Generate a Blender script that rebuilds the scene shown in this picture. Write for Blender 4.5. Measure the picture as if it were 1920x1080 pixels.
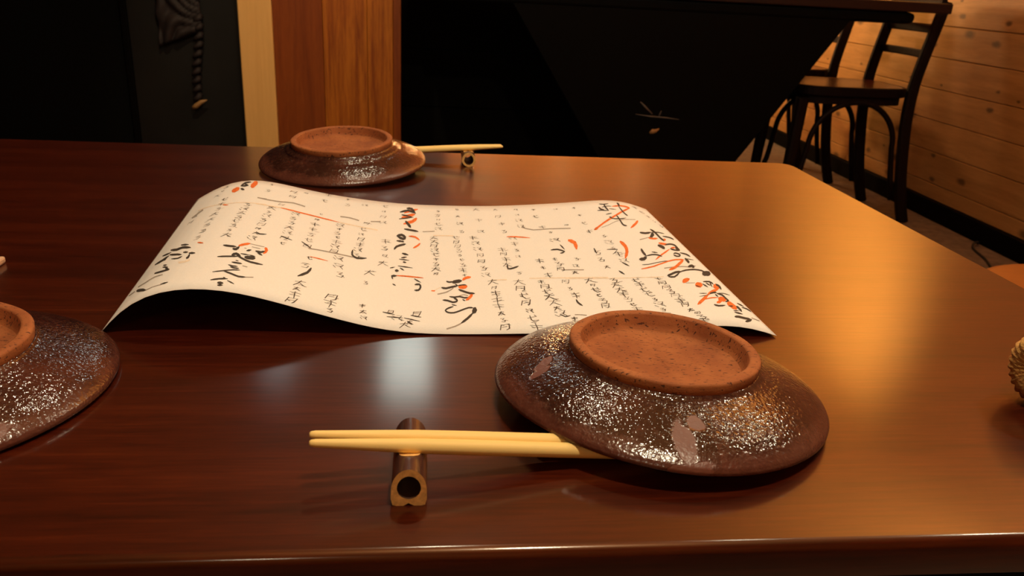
import bpy, bmesh, math, random
from mathutils import Vector, Matrix, Quaternion, noise

for o in list(bpy.data.objects):
    bpy.data.objects.remove(o)
scene = bpy.context.scene
COL = scene.collection
PI = math.pi
TZ = 0.72                      # height of the table top

# ------------------------------------------------------------------ camera
# The lens axes follow from the two horizontal directions of the table edges.
F_PX = 1493.0
def _dir(px, py):
    return Vector((px - 960.0, -(py - 540.0), -F_PX)).normalized()
ay = _dir(800, -54)
ax = _dir(14275, 705)
ax = (ax - ay * ax.dot(ay)).normalized()
az = ax.cross(ay)
ROT = Matrix((ax, ay, az))
cam_data = bpy.data.cameras.new('camera')
cam = bpy.data.objects.new('camera', cam_data)
COL.objects.link(cam)
M4 = ROT.to_4x4()
M4.translation = Vector((0, 0, TZ + 0.205))
cam.matrix_world = M4
cam_data.sensor_width = 36.0
cam_data.lens = F_PX / 1920.0 * 36.0
cam_data.clip_start = 0.02
cam_data.dof.use_dof = True
cam_data.dof.focus_distance = 0.48
cam_data.dof.aperture_fstop = 22.0
scene.camera = cam

# ------------------------------------------------------------------ light
vs = scene.view_settings
vs.view_transform = 'Standard'
vs.look = 'None'
vs.exposure = 0.12
vs.gamma = 1.0
vs.use_curve_mapping = False
scene.cycles.caustics_reflective = False

world = bpy.data.worlds.new('world')
scene.world = world
world.use_nodes = True
world.node_tree.nodes['Background'].inputs[0].default_value = (1.0, 0.7, 0.45, 1)
world.node_tree.nodes['Background'].inputs[1].default_value = 0.002

def point_lamp(name, loc, power, color, radius):
    l = bpy.data.lights.new(name, 'POINT')
    l.energy = power
    l.color = color
    l.shadow_soft_size = radius
    o = bpy.data.objects.new(name, l)
    COL.objects.link(o)
    o.location = loc
    return o

def spot_lamp(name, loc, target, power, color, radius, angle, blend):
    l = bpy.data.lights.new(name, 'SPOT')
    l.energy = power
    l.color = color
    l.shadow_soft_size = radius
    l.spot_size = math.radians(angle)
    l.spot_blend = blend
    o = bpy.data.objects.new(name, l)
    COL.objects.link(o)
    o.location = loc
    o.rotation_euler = (Vector(target) - Vector(loc)).to_track_quat('-Z', 'Y').to_euler()
    return o

WARM = (1.0, 0.87, 0.61)
# a row of three bulbs over the table's far half and a stronger one over its near edge
point_lamp('table_bulb_light', (0.24, 0.15, 2.05), 39, WARM, 0.035)
point_lamp('table_bulb_light', (0.05, 1.18, 2.05), 11, WARM, 0.036)
point_lamp('table_bulb_light', (0.75, 0.98, 2.05), 5, WARM, 0.04)
point_lamp('table_bulb_light', (1.38, 1.02, 2.05), 14, WARM, 0.036)
# unseen fill added behind the camera to brighten faces turned towards it
point_lamp('room_fill_light', (-0.35, -1.10, 1.75), 6, WARM, 0.06)
# unseen spot added to brighten the wooden divider only
spot_lamp('divider_fill_spot', (-0.45, 1.80, 2.42), (-0.42, 3.30, 0.62), 85, (1.0, 0.74, 0.42), 0.03, 42, 0.7)
# added wall-wash lights, kept low so the table does not mirror them
for lx in (0.4, 0.9, 1.4):
    point_lamp('counter_fill_light', (lx, 5.15, 1.08), 26, (1.0, 0.58, 0.24), 0.05)
# track spot washing the pine wall near the corner
spot_lamp('wall_spot_light', (1.45, 3.40, 2.40), (2.30, 3.85, 2.02), 530, (1.0, 0.74, 0.30), 0.03, 100, 1.0)
spot_lamp('ceiling_fill_spot', (2.10, 2.00, 1.85), (1.75, 2.25, 2.50), 330, (1.0, 0.74, 0.32), 0.03, 120, 1.0)  # unseen uplight, added so a warm ceiling is mirrored in the table

# ------------------------------------------------------------------ helpers
def tag(o, label=None, cat=None, group=None, kind=None):
    if label: o['label'] = label
    if cat: o['category'] = cat
    if group: o['group'] = group
    if kind: o['kind'] = kind
    return o

def empty(name, loc=(0, 0, 0), rz=0.0):
    o = bpy.data.objects.new(name, None)
    COL.objects.link(o)
    o.location = loc
    o.rotation_euler = (0, 0, rz)
    o.empty_display_size = 0.05
    return o

def mesh_obj(name, verts, faces, mat, parent=None, smooth=False):
    me = bpy.data.meshes.new(name)
    me.from_pydata([tuple(v) for v in verts], [], faces)
    me.update()
    if smooth:
        me.polygons.foreach_set('use_smooth', [True] * len(me.polygons))
    if mat: me.materials.append(mat)
    o = bpy.data.objects.new(name, me)
    COL.objects.link(o)
    if parent: o.parent = parent
    return o

def bm_obj(name, bm, mat, parent=None, smooth=False):
    bmesh.ops.recalc_face_normals(bm, faces=bm.faces)
    me = bpy.data.meshes.new(name)
    bm.to_mesh(me)
    bm.free()
    if smooth:
        me.polygons.foreach_set('use_smooth', [True] * len(me.polygons))
    if mat: me.materials.append(mat)
    o = bpy.data.objects.new(name, me)
    COL.objects.link(o)
    if parent: o.parent = parent
    return o

def box_bm(x0, x1, y0, y1, z0, z1, bevel=0.0, seg=2):
    bm = bmesh.new()
    bmesh.ops.create_cube(bm, size=1.0)
    for v in bm.verts:
        v.co = Vector(((x0 + x1) / 2 + v.co.x * (x1 - x0), (y0 + y1) / 2 + v.co.y * (y1 - y0), (z0 + z1) / 2 + v.co.z * (z1 - z0)))
    if bevel > 0:
        bmesh.ops.bevel(bm, geom=bm.edges[:], offset=bevel, segments=seg, affect='EDGES', profile=0.5)
    return bm

def box(name, x0, x1, y0, y1, z0, z1, mat, parent=None, bevel=0.0, seg=2):
    return bm_obj(name, box_bm(x0, x1, y0, y1, z0, z1, bevel, seg), mat, parent)

def sweep(name, pts, radii, mat, parent=None, sides=12, flat=1.0, power=2.0, up=(0, 1, 0), cap=True):
    """a bar along a polyline; radii one per point; flat squashes it along the second axis"""
    pts = [Vector(p) for p in pts]
    n = len(pts)
    if not isinstance(radii, (list, tuple)): radii = [radii] * n
    verts, faces = [], []
    for i, p in enumerate(pts):
        t = (pts[min(i + 1, n - 1)] - pts[max(i - 1, 0)]).normalized()
        b = Vector(up)
        b = (b - t * b.dot(t)).normalized()
        a = t.cross(b)
        for k in range(sides):
            th = 2 * PI * (k + 0.5) / sides
            c, s = math.cos(th), math.sin(th)
            c = math.copysign(abs(c) ** (2 / power), c)
            s = math.copysign(abs(s) ** (2 / power), s)
            verts.append(p + a * (c * radii[i]) + b * (s * radii[i] * flat))
    for i in range(n - 1):
        for k in range(sides):
            k2 = (k + 1) % sides
            faces.append((i * sides + k, i * sides + k2, (i + 1) * sides + k2, (i + 1) * sides + k))
    if cap:
        faces.append(tuple(range(sides))[::-1])
        faces.append(tuple((n - 1) * sides + k for k in range(sides)))
    return mesh_obj(name, verts, faces, mat, parent, smooth=(power <= 2.0))

def curve_pts(pts, sub=6):
    P = [Vector(p) for p in pts]
    out = []
    for i in range(len(P) - 1):
        p0, p1, p2, p3 = P[max(i - 1, 0)], P[i], P[i + 1], P[min(i + 2, len(P) - 1)]
        for k in range(sub):
            t = k / sub
            out.append(0.5 * ((2 * p1) + (p2 - p0) * t + (2 * p0 - 5 * p1 + 4 * p2 - p3) * t * t + (3 * p1 - p0 - 3 * p2 + p3) * t ** 3))
    out.append(P[-1])
    return out

def lathe(name, prof, mat, parent=None, seg=96, warp=None, closed=False):
    verts, faces = [], []
    n = len(prof)
    for k in range(seg):
        th = 2 * PI * k / seg
        for (r, z) in prof:
            dr, dz = warp(r, z, th) if warp else (0, 0)
            verts.append(((r + dr) * math.cos(th), (r + dr) * math.sin(th), z + dz))
    for k in range(seg):
        k2 = (k + 1) % seg
        for i in range(n - 1 if not closed else n):
            j = (i + 1) % n
            faces.append((k * n + i, k2 * n + i, k2 * n + j, k * n + j))
    o = mesh_obj(name, verts, faces, mat, parent, smooth=True)
    bm = bmesh.new(); bm.from_mesh(o.data)
    bmesh.ops.remove_doubles(bm, verts=bm.verts, dist=1e-6)
    bmesh.ops.recalc_face_normals(bm, faces=bm.faces)
    bm.to_mesh(o.data); bm.free()
    return o

# ------------------------------------------------------------------ materials
def new_mat(name):
    m = bpy.data.materials.new(name)
    m.use_nodes = True
    nt = m.node_tree
    return m, nt, nt.nodes['Principled BSDF']

def N(nt, typ, **kw):
    n = nt.nodes.new(typ)
    for k, v in kw.items():
        if k in n.inputs: n.inputs[k].default_value = v
        else: setattr(n, k, v)
    return n

def coords(nt, scale=(1, 1, 1), rot=(0, 0, 0), kind='Object'):
    tc = nt.nodes.new('ShaderNodeTexCoord')
    mp = nt.nodes.new('ShaderNodeMapping')
    mp.inputs['Scale'].default_value = scale
    mp.inputs['Rotation'].default_value = rot
    nt.links.new(tc.outputs[kind], mp.inputs['Vector'])
    return mp.outputs['Vector']

def ramp(nt, fac, stops):
    r = nt.nodes.new('ShaderNodeValToRGB')
    els = r.color_ramp.elements
    while len(els) < len(stops): els.new(0.5)
    for e, (p, c) in zip(els, stops):
        e.position = p
        e.color = (*c, 1) if len(c) == 3 else c
    nt.links.new(fac, r.inputs['Fac'])
    return r.outputs['Color']

def noise_tex(nt, vec, scale, detail=4.0, rough=0.55, dist=0.0):
    n = nt.nodes.new('ShaderNodeTexNoise')
    n.inputs['Scale'].default_value = scale
    n.inputs['Detail'].default_value = detail
    n.inputs['Roughness'].default_value = rough
    n.inputs['Distortion'].default_value = dist
    if vec is not None: nt.links.new(vec, n.inputs['Vector'])
    return n.outputs['Fac']

def math_n(nt, op, a, b=None, c=None):
    m = nt.nodes.new('ShaderNodeMath')
    m.operation = op
    for i, v in enumerate((a, b, c)):
        if v is None: continue
        if isinstance(v, (int, float)): m.inputs[i].default_value = v
        else: nt.links.new(v, m.inputs[i])
    return m.outputs[0]

def mix_rgb(nt, fac, a, b, mode='MIX'):
    m = nt.nodes.new('ShaderNodeMix')
    m.data_type = 'RGBA'
    m.blend_type = mode
    for sock, v in ((m.inputs[0], fac), (m.inputs[6], a), (m.inputs[7], b)):
        if isinstance(v, (int, float)): sock.default_value = v
        elif isinstance(v, tuple): sock.default_value = (*v, 1) if len(v) == 3 else v
        else: nt.links.new(v, sock)
    return m.outputs[2]

def bump(nt, bsdf, height, strength, distance=0.001):
    b = nt.nodes.new('ShaderNodeBump')
    b.inputs['Strength'].default_value = strength
    b.inputs['Distance'].default_value = distance
    nt.links.new(height, b.inputs['Height'])
    nt.links.new(b.outputs['Normal'], bsdf.inputs['Normal'])
    return b

def flat_mat(name, col, rough=0.6, spec=0.5, grain=0.12, gscale=60.0):
    m, nt, b = new_mat(name)
    f = noise_tex(nt, coords(nt), gscale, 3)
    c = ramp(nt, f, [(0.3, tuple(x * (1 - grain) for x in col)), (0.7, tuple(min(1, x * (1 + grain)) for x in col))])
    nt.links.new(c, b.inputs['Base Color'])
    b.inputs['Roughness'].default_value = rough
    b.inputs['Specular IOR Level'].default_value = spec
    return m

def wood_mat(name, dark, light, axis='x', rough=0.45, stretch=18.0, scale=3.0, knots=None, spec=0.5, bumps=0.15, contrast=(0.3, 0.7)):
    m, nt, b = new_mat(name)
    sc = {'x': (1, stretch, stretch), 'y': (stretch, 1, stretch), 'z': (stretch, stretch, 1)}[axis]
    v = coords(nt, sc)
    f1 = noise_tex(nt, v, scale, 6, 0.6, 0.6)
    f2 = noise_tex(nt, v, scale * 9, 3, 0.6)
    f = math_n(nt, 'ADD', math_n(nt, 'MULTIPLY', f1, 0.7), math_n(nt, 'MULTIPLY', f2, 0.3))
    c = ramp(nt, f, [(contrast[0], dark), (contrast[1], light)])
    if knots:
        vor = nt.nodes.new('ShaderNodeTexVoronoi')
        vor.inputs['Scale'].default_value = knots
        vor.voronoi_dimensions = '2D'
        tck = nt.nodes.new('ShaderNodeTexCoord')
        spk = nt.nodes.new('ShaderNodeSeparateXYZ'); nt.links.new(tck.outputs['Object'], spk.inputs[0])
        cmk = nt.nodes.new('ShaderNodeCombineXYZ')
        nt.links.new(math_n(nt, 'MULTIPLY', spk.outputs[1], 0.62), cmk.inputs[0]); nt.links.new(math_n(nt, 'MULTIPLY', spk.outputs[2], 1.25), cmk.inputs[1])
        nt.links.new(cmk.outputs[0], vor.inputs['Vector'])
        wob = noise_tex(nt, coords(nt), 45, 2)
        sel = nt.nodes.new('ShaderNodeSeparateColor')
        nt.links.new(vor.outputs['Color'], sel.inputs[0])
        d = math_n(nt, 'ADD', vor.outputs['Distance'], math_n(nt, 'MULTIPLY', math_n(nt, 'SUBTRACT', wob, 0.5), 0.10))
        d = math_n(nt, 'DIVIDE', d, math_n(nt, 'ADD', math_n(nt, 'MULTIPLY', sel.outputs[1], 0.9), 0.35))
        k = ramp(nt, d, [(0.06, (1, 1, 1)), (0.16, (0, 0, 0))])
        k2 = math_n(nt, 'MULTIPLY', k, math_n(nt, 'GREATER_THAN', sel.outputs[0], 0.25))
        c = mix_rgb(nt, math_n(nt, 'MULTIPLY', k2, 0.8), c, tuple(x * 0.22 for x in dark))
    nt.links.new(c, b.inputs['Base Color'])
    b.inputs['Roughness'].default_value = rough
    b.inputs['Specular IOR Level'].default_value = spec
    if bumps: bump(nt, b, f2, bumps, 0.0006)
    return m

# lacquered dark table wood, grain along x
def table_wood():
    m, nt, b = new_mat('table_wood')
    v = coords(nt, (1, 16, 16))
    f1 = noise_tex(nt, v, 2.2, 6, 0.62, 0.8)
    v2 = coords(nt, (9, 150, 150))
    f2 = noise_tex(nt, v2, 3.0, 4, 0.6)
    f = math_n(nt, 'ADD', math_n(nt, 'MULTIPLY', f1, 0.55), math_n(nt, 'MULTIPLY', f2, 0.45))
    c = ramp(nt, f, [(0.34, (0.016, 0.0017, 0.0009)), (0.50, (0.041, 0.0046, 0.0015)), (0.70, (0.080, 0.0115, 0.0028))])
    nt.links.new(c, b.inputs['Base Color'])
    r = noise_tex(nt, coords(nt), 9, 3)
    rr = nt.nodes.new('ShaderNodeMapRange')
    rr.inputs['To Min'].default_value = 0.34
    rr.inputs['To Max'].default_value = 0.42
    b.inputs['Specular IOR Level'].default_value = 0.3
    b.inputs['Specular Tint'].default_value = (1.0, 0.50, 0.20, 1)
    b.inputs['Coat Weight'].default_value = 0.85
    b.inputs['Coat Roughness'].default_value = 0.14
    nt.links.new(r, rr.inputs['Value'])
    nt.links.new(rr.outputs[0], b.inputs['Roughness'])
    bump(nt, b, f2, 0.10, 0.0003)
    return m

MAT = {}
MAT['table'] = table_wood()
MAT['table_edge'] = wood_mat('table_edge', (0.02, 0.005, 0.003), (0.05, 0.013, 0.006), 'x', 0.3)
MAT['black_wood'] = flat_mat('black_wood', (0.0018, 0.0014, 0.0014), 0.6, 0.06)
MAT['dark_chair'] = wood_mat('dark_chair', (0.004, 0.0015, 0.0012), (0.009, 0.003, 0.0025), 'z', 0.6, 10, 4, spec=0.12)
MAT['chair_seat'] = wood_mat('chair_seat', (0.055, 0.010, 0.005), (0.11, 0.024, 0.012), 'x', 0.25, 14, 4)
MAT['bar_top'] = wood_mat('bar_top', (0.012, 0.0032, 0.0026), (0.022, 0.006, 0.004), 'x', 0.5, spec=0.25)
MAT['pine'] = wood_mat('pine', (0.27, 0.122, 0.036), (0.46, 0.225, 0.075), 'y', 0.5, 14, 2.2, knots=7.0, spec=0.35)
MAT['pine_up'] = wood_mat('pine_up', (0.45, 0.18, 0.045), (0.60, 0.28, 0.08), 'x', 0.5, 14, 2.2, spec=0.35)
MAT['groove'] = flat_mat('groove', (0.05, 0.02, 0.008), 0.9)
MAT['post_pale'] = wood_mat('post_pale', (0.60, 0.34, 0.110), (0.70, 0.41, 0.145), 'z', 0.5, 20, 2.0, spec=0.3)
MAT['board_red'] = wood_mat('board_red', (0.13, 0.024, 0.003), (0.24, 0.055, 0.006), 'z', 0.5, 16, 2.6, spec=0.3)
MAT['board_orange'] = wood_mat('board_orange', (0.19, 0.040, 0.003), (0.38, 0.115, 0.009), 'z', 0.5, 20, 2.6, spec=0.3, contrast=(0.38, 0.60))
MAT['dark_wall'] = flat_mat('dark_wall', (0.0042, 0.0036, 0.0034), 0.6, 0.3, 0.4, 6)
MAT['void'] = flat_mat('void', (0.003, 0.003, 0.003), 0.9, 0.1)
MAT['floor'] = flat_mat('floor', (0.13, 0.095, 0.075), 0.7, 0.3, 0.3, 25)
MAT['ceiling'] = flat_mat('ceiling', (0.38, 0.17, 0.055), 0.8, 0.3)
MAT['cloth_dark'] = flat_mat('cloth_dark', (0.014, 0.0085, 0.009), 0.7, 0.3)
MAT['tan_tip'] = flat_mat('tan_tip', (0.30, 0.16, 0.055), 0.6)
MAT['scuff'] = flat_mat('scuff', (0.10, 0.085, 0.08), 0.8)
MAT['stool'] = wood_mat('stool', (0.26, 0.075, 0.012), (0.36, 0.115, 0.02), 'x', 0.4, 12, 3)
MAT['chopstick'] = wood_mat('chopstick', (0.86, 0.60, 0.19), (0.93, 0.70, 0.27), 'x', 0.55, 30, 8, spec=0.3, bumps=0.05)
MAT['bamboo_bark'] = wood_mat('bamboo_bark', (0.035, 0.012, 0.010), (0.085, 0.035, 0.026), 'y', 0.25, 20, 10)
MAT['bamboo_cut'] = flat_mat('bamboo_cut', (0.85, 0.50, 0.17), 0.6, 0.3, 0.25, 400)
MAT['bamboo_bore'] = flat_mat('bamboo_bore', (0.05, 0.018, 0.010), 0.7, 0.2)
MAT['menu_stand'] = flat_mat('menu_stand', (0.62, 0.40, 0.26), 0.35)
MAT['cord'] = flat_mat('cord', (0.01, 0.009, 0.009), 0.6)

def emit_mat(name, col, strength):
    m, nt, b = new_mat(name)
    b.inputs['Base Color'].default_value = (*col, 1)
    b.inputs['Emission Color'].default_value = (*col, 1)
    b.inputs['Emission Strength'].default_value = strength
    return m
MAT['tube'] = emit_mat('tube', (0.86, 1.0, 0.92), 6.5)
MAT['tube_dim'] = emit_mat('tube_dim', (0.80, 0.95, 1.0), 1.6)
MAT['shade'] = emit_mat('shade', (1.0, 0.50, 0.14), 3.5)
MAT['metal'] = flat_mat('metal', (0.35, 0.34, 0.32), 0.4)

def paper_mat():
    m, nt, b = new_mat('menu_paper')
    f = noise_tex(nt, coords(nt), 900, 2)
    c = ramp(nt, f, [(0.3, (0.80, 0.79, 0.76)), (0.7, (0.85, 0.84, 0.81))])
    nt.links.new(c, b.inputs['Base Color'])
    b.inputs['Roughness'].default_value = 0.7
    b.inputs['Specular IOR Level'].default_value = 0.25
    return m
MAT['paper'] = paper_mat()
MAT['ink_k'] = flat_mat('ink_black', (0.05, 0.042, 0.036), 0.7, 0.2, 0.3, 800)
MAT['ink_g'] = flat_mat('ink_faint', (0.36, 0.32, 0.28), 0.8, 0.2, 0.2, 800)
MAT['ink_o'] = flat_mat('ink_orange', (0.80, 0.17, 0.035), 0.7, 0.2, 0.3, 500)
MAT['ink_p'] = flat_mat('ink_pale', (0.80, 0.69, 0.56), 0.8, 0.2, 0.1, 500)
MAT['ink_s'] = flat_mat('ink_small', (0.10, 0.08, 0.065), 0.8, 0.2, 0.3, 800)

def clay_mat():
    m, nt, b = new_mat('bare_clay')
    v = coords(nt)
    f = noise_tex(nt, v, 45, 5)
    c = ramp(nt, f, [(0.25, (0.23, 0.066, 0.022)), (0.75, (0.41, 0.142, 0.046))])
    # dark pits drawn out by the potter's tool
    p = noise_tex(nt, coords(nt, (300, 820, 420), (0, 0, 0.25)), 1.0, 2)
    k = ramp(nt, p, [(0.60, (0, 0, 0)), (0.67, (1, 1, 1))])
    c = mix_rgb(nt, math_n(nt, 'MULTIPLY', k, 0.85), c, (0.035, 0.014, 0.010))
    nt.links.new(c, b.inputs['Base Color'])
    b.inputs['Roughness'].default_value = 0.75
    b.inputs['Specular IOR Level'].default_value = 0.25
    h = math_n(nt, 'SUBTRACT', noise_tex(nt, v, 900, 3), math_n(nt, 'MULTIPLY', k, 0.6))
    bump(nt, b, h, 0.35, 0.0005)
    return m
MAT['clay'] = clay_mat()

def glaze_mat(name, bare_spots=(), drip_spots=(), red=0.5):
    """brown ash glaze over clay; spots are (x, y, rx, ry, angle) on the plate where the glaze ran thin or pooled"""
    m, nt, b = new_mat(name)
    v = coords(nt)
    f = noise_tex(nt, v, 22, 5, 0.6, 0.5)
    c = ramp(nt, f, [(0.30, (0.017, 0.0052, 0.0048)), (0.52, (0.036, 0.0105, 0.0085)), (0.75, (0.080, 0.022, 0.014))])
    speck = noise_tex(nt, v, 260, 3)
    c = mix_rgb(nt, math_n(nt, 'MULTIPLY', ramp(nt, speck, [(0.5, (0, 0, 0)), (0.7, (1, 1, 1))]), 0.35), c, (0.12, 0.052, 0.036))
    # thin glaze over the lip shows the red clay
    tc = nt.nodes.new('ShaderNodeTexCoord')
    sep = nt.nodes.new('ShaderNodeSeparateXYZ')
    nt.links.new(tc.outputs['Object'], sep.inputs[0])
    rad = math_n(nt, 'SQRT', math_n(nt, 'ADD', math_n(nt, 'MULTIPLY', sep.outputs[0], sep.outputs[0]), math_n(nt, 'MULTIPLY', sep.outputs[1], sep.outputs[1])))
    wob = math_n(nt, 'MULTIPLY', math_n(nt, 'SUBTRACT', noise_tex(nt, v, 60, 3), 0.5), 0.014)
    lip = ramp(nt, math_n(nt, 'MULTIPLY', math_n(nt, 'ADD', rad, wob), 10.0), [(0.78, (0, 0, 0)), (0.84, (1, 1, 1))])
    bare = math_n(nt, 'MULTIPLY', lip, red)
    def spot(x, y, rx, ry, ang):
        mp = nt.nodes.new('ShaderNodeMapping')
        mp.vector_type = 'TEXTURE'
        mp.inputs['Location'].default_value = (x, y, 0)
        mp.inputs['Rotation'].default_value = (0, 0, ang)
        mp.inputs['Scale'].default_value = (rx, ry, 1e3)
        nt.links.new(tc.outputs['Object'], mp.inputs['Vector'])
        ln = nt.nodes.new('ShaderNodeVectorMath'); ln.operation = 'LENGTH'
        nt.links.new(mp.outputs[0], ln.inputs[0])
        w = math_n(nt, 'ADD', ln.outputs['Value'], math_n(nt, 'MULTIPLY', math_n(nt, 'SUBTRACT', noise_tex(nt, v, 150, 3), 0.5), 0.9))
        return ramp(nt, w, [(0.80, (1, 1, 1)), (1.0, (0, 0, 0))])
    drip = None
    for s in drip_spots:
        k = spot(*s)
        drip = k if drip is None else math_n(nt, 'MAXIMUM', drip, k)
    for s in bare_spots:
        bare = math_n(nt, 'MAXIMUM', bare, math_n(nt, 'MULTIPLY', spot(*s), 0.85))
    if drip is not None:
        c = mix_rgb(nt, drip, c, (0.028, 0.009, 0.007))
    c = mix_rgb(nt, bare, c, (0.15, 0.046, 0.028))
    nt.links.new(c, b.inputs['Base Color'])
    rr = nt.nodes.new('ShaderNodeMapRange')
    rr.inputs['To Min'].default_value = 0.10
    rr.inputs['To Max'].default_value = 0.40
    nt.links.new(bare, rr.inputs['Value'])
    nt.links.new(rr.outputs[0], b.inputs['Roughness'])
    b.inputs['Specular IOR Level'].default_value = 0.62
    h1 = noise_tex(nt, coords(nt, (1, 1, 1)), 560, 1, 0.5)
    h2 = noise_tex(nt, v, 190, 2, 0.5)
    h = math_n(nt, 'ADD', math_n(nt, 'MULTIPLY', h1, 0.60), math_n(nt, 'MULTIPLY', h2, 0.35))
    h = math_n(nt, 'MULTIPLY', h, math_n(nt, 'SUBTRACT', 1.0, math_n(nt, 'MULTIPLY', bare, 0.7)))
    bb = bump(nt, b, h, 0.62, 0.0011)
    return m

# ================================================================== the setting
XR = 2.30                       # face of the right wall
YB = 5.40                       # face of the back wall
XL, YFRONT, ZC = -2.8, -1.9, 2.5
tag(box('floor', XL, XR + 0.1, YFRONT, YB + 0.1, -0.06, 0.0, MAT['floor']), kind='structure')
tag(box('ceiling', XL, XR + 0.1, YFRONT, YB + 0.1, ZC, ZC + 0.06, MAT['ceiling']), kind='structure')
wr = tag(box('wall_right', XR + 0.006, XR + 0.1, YFRONT, YB + 0.1, 0.0, ZC, MAT['groove']), kind='structure')
rnd = random.Random(4)
z = 0.083 - 0.0670
k = 0
while z < ZC - 0.01:
    z0, z1 = max(z, 0.083), min(z + 0.1338, ZC)
    p = box('plank', XR - 0.012, XR + 0.006, YFRONT, YB, z0 + 0.0014, z1 - 0.0014, MAT['pine'], wr, bevel=0.002, seg=1)
    z += 0.1338
    k += 1
tag(box('baseboard_right', XR - 0.030, XR + 0.006, YFRONT, YB, 0.0, 0.083, MAT['black_wood'], bevel=0.004), kind='structure')
wb = tag(box('wall_back', XL, XR, YB, YB + 0.1, 0.0, ZC, MAT['void']), kind='structure')
box('panel', 0.15, XR - 0.02, YB - 0.02, YB, 1.0, ZC, MAT['pine_up'], wb)
tag(box('wall_left', XL - 0.1, XL, YFRONT, YB + 0.1, 0.0, ZC, MAT['dark_wall']), kind='structure')
tag(box('wall_front', XL, XR, YFRONT - 0.1, YFRONT, 0.0, ZC, MAT['pine_up']), kind='structure')

# black bar counter with broad boards along its front
bc = tag(empty('bar_counter', (0.55, 4.1, 0)), 'black bar counter clad in broad horizontal boards behind the table', 'counter')
def world_child(o, root):
    o.parent = root
    o.matrix_parent_inverse = Matrix.Translation(-Vector(root.location))
    return o
world_child(box('carcass', -0.60, 1.42, 3.915, 4.45, 0.0, 0.93, MAT['black_wood']), bc)
for z0, z1 in ((0.0, 0.055), (0.055, 0.3195), (0.3195, 0.585), (0.585, 0.85), (0.85, 0.93)):
    world_child(box('board', -0.60, 1.42, 3.90, 3.915, z0 + 0.002, z1 - 0.002, MAT['black_wood'], bevel=0.0015, seg=1), bc)
world_child(box('countertop', -0.60, 1.46, 3.86, 4.5, 0.93, 0.965, MAT['bar_top'], bevel=0.004), bc)

# divider made of a pale post and upright boards
dv = tag(empty('wooden_divider', (-0.4, 3.34, 0)), 'pale post and orange upright boards standing behind the far plate', 'divider')
world_child(box('post', -0.712, -0.586, 3.285, 3.42, 0.0, 1.92, MAT['post_pale'], bevel=0.004), dv)
for x0, x1, mt in ((-0.586, -0.398, 'board_red'), (-0.398, -0.228, 'board_orange'), (-0.228, -0.128, 'board_orange'), (-0.128, -0.097, 'board_red')):
    world_child(box('board', x0 + 0.0006, x1 - 0.0006, 3.30, 3.34, 0.0, 1.92, MAT[mt], bevel=0.0012, seg=1), dv)

# charcoal partition left of it
pt = tag(empty('partition', (-0.95, 3.45, 0)), 'dark charcoal partition panel left of the pale post', 'partition')
world_child(box('panel', -1.165, -0.716, 3.43, 3.47, 0.0, 1.92, MAT['dark_wall'], bevel=0.002), pt)
tag(box('dark_sheet_1', XL, -1.19, 3.45, 3.49, 0.0, 1.95, MAT['void'], bevel=0.002), kind='structure')  # black sheet put in to keep the doorway dark
world_child(box('edge_strip', -1.19, -1.165, 3.42, 3.48, 0.0, 1.92, MAT['black_wood'], bevel=0.003), pt)

# gathered dark cloth with a twisted cord hanging on the partition
hc = tag(empty('hanging_cloth', (-0.96, 3.42, 0)), 'wrinkled dark cloth and twisted cord hanging on the charcoal partition', 'cloth')
vs_, fs_ = [], []
nx, nz = 26, 60
for j in range(nz + 1):
    for i in range(nx + 1):
        u, w = i / nx, j / nz
        x = -1.046 + 0.166 * u
        zb = 0.596 + 0.062 * u
        zz = zb + (1.25 - zb) * w
        fold = math.sin((zz * 1.0 + 0.35 * (u - 0.5) * math.sin(zz * 9) ) * 2 * PI / 0.052 + 1.5 * noise.noise(Vector((u * 3, zz * 9, 2.1))))
        y = 3.408 - 0.010 * fold - 0.012 * math.sin(PI * u) - 0.008 * noise.noise(Vector((u * 6, zz * 22, 0.3)))
        vs_.append((x, y, zz))
for j in range(nz):
    for i in range(nx):
        a = j * (nx + 1) + i
        fs_.append((a, a + 1, a + nx + 2, a + nx + 1))
cl = mesh_obj('cloth', vs_, fs_, MAT['cloth_dark'], smooth=True)
sm = cl.modifiers.new('thick', 'SOLIDIFY'); sm.thickness = 0.004; sm.offset = 1
world_child(cl, hc)
pts, rad = [], []
for i in range(90):
    t = i / 89
    zz = 0.72 - 0.335 * t
    x = -0.893 - 0.030 * t + 0.004 * math.sin(t * 7)
    pts.append((x + 0.010 * math.sin(t * 62), 3.405 + 0.008 * math.cos(t * 62), zz))
    rad.append(0.0105 + 0.003 * math.sin(t * 62))
world_child(sweep('cord', pts, rad, MAT['cloth_dark'], sides=8), hc)
world_child(sweep('cord_tip', [(-0.940, 3.40, 0.357), (-0.925, 3.398, 0.366), (-0.903, 3.396, 0.383), (-0.880, 3.396, 0.392)], [0.007, 0.011, 0.009, 0.002], MAT['tan_tip'], sides=10), hc)

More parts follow.
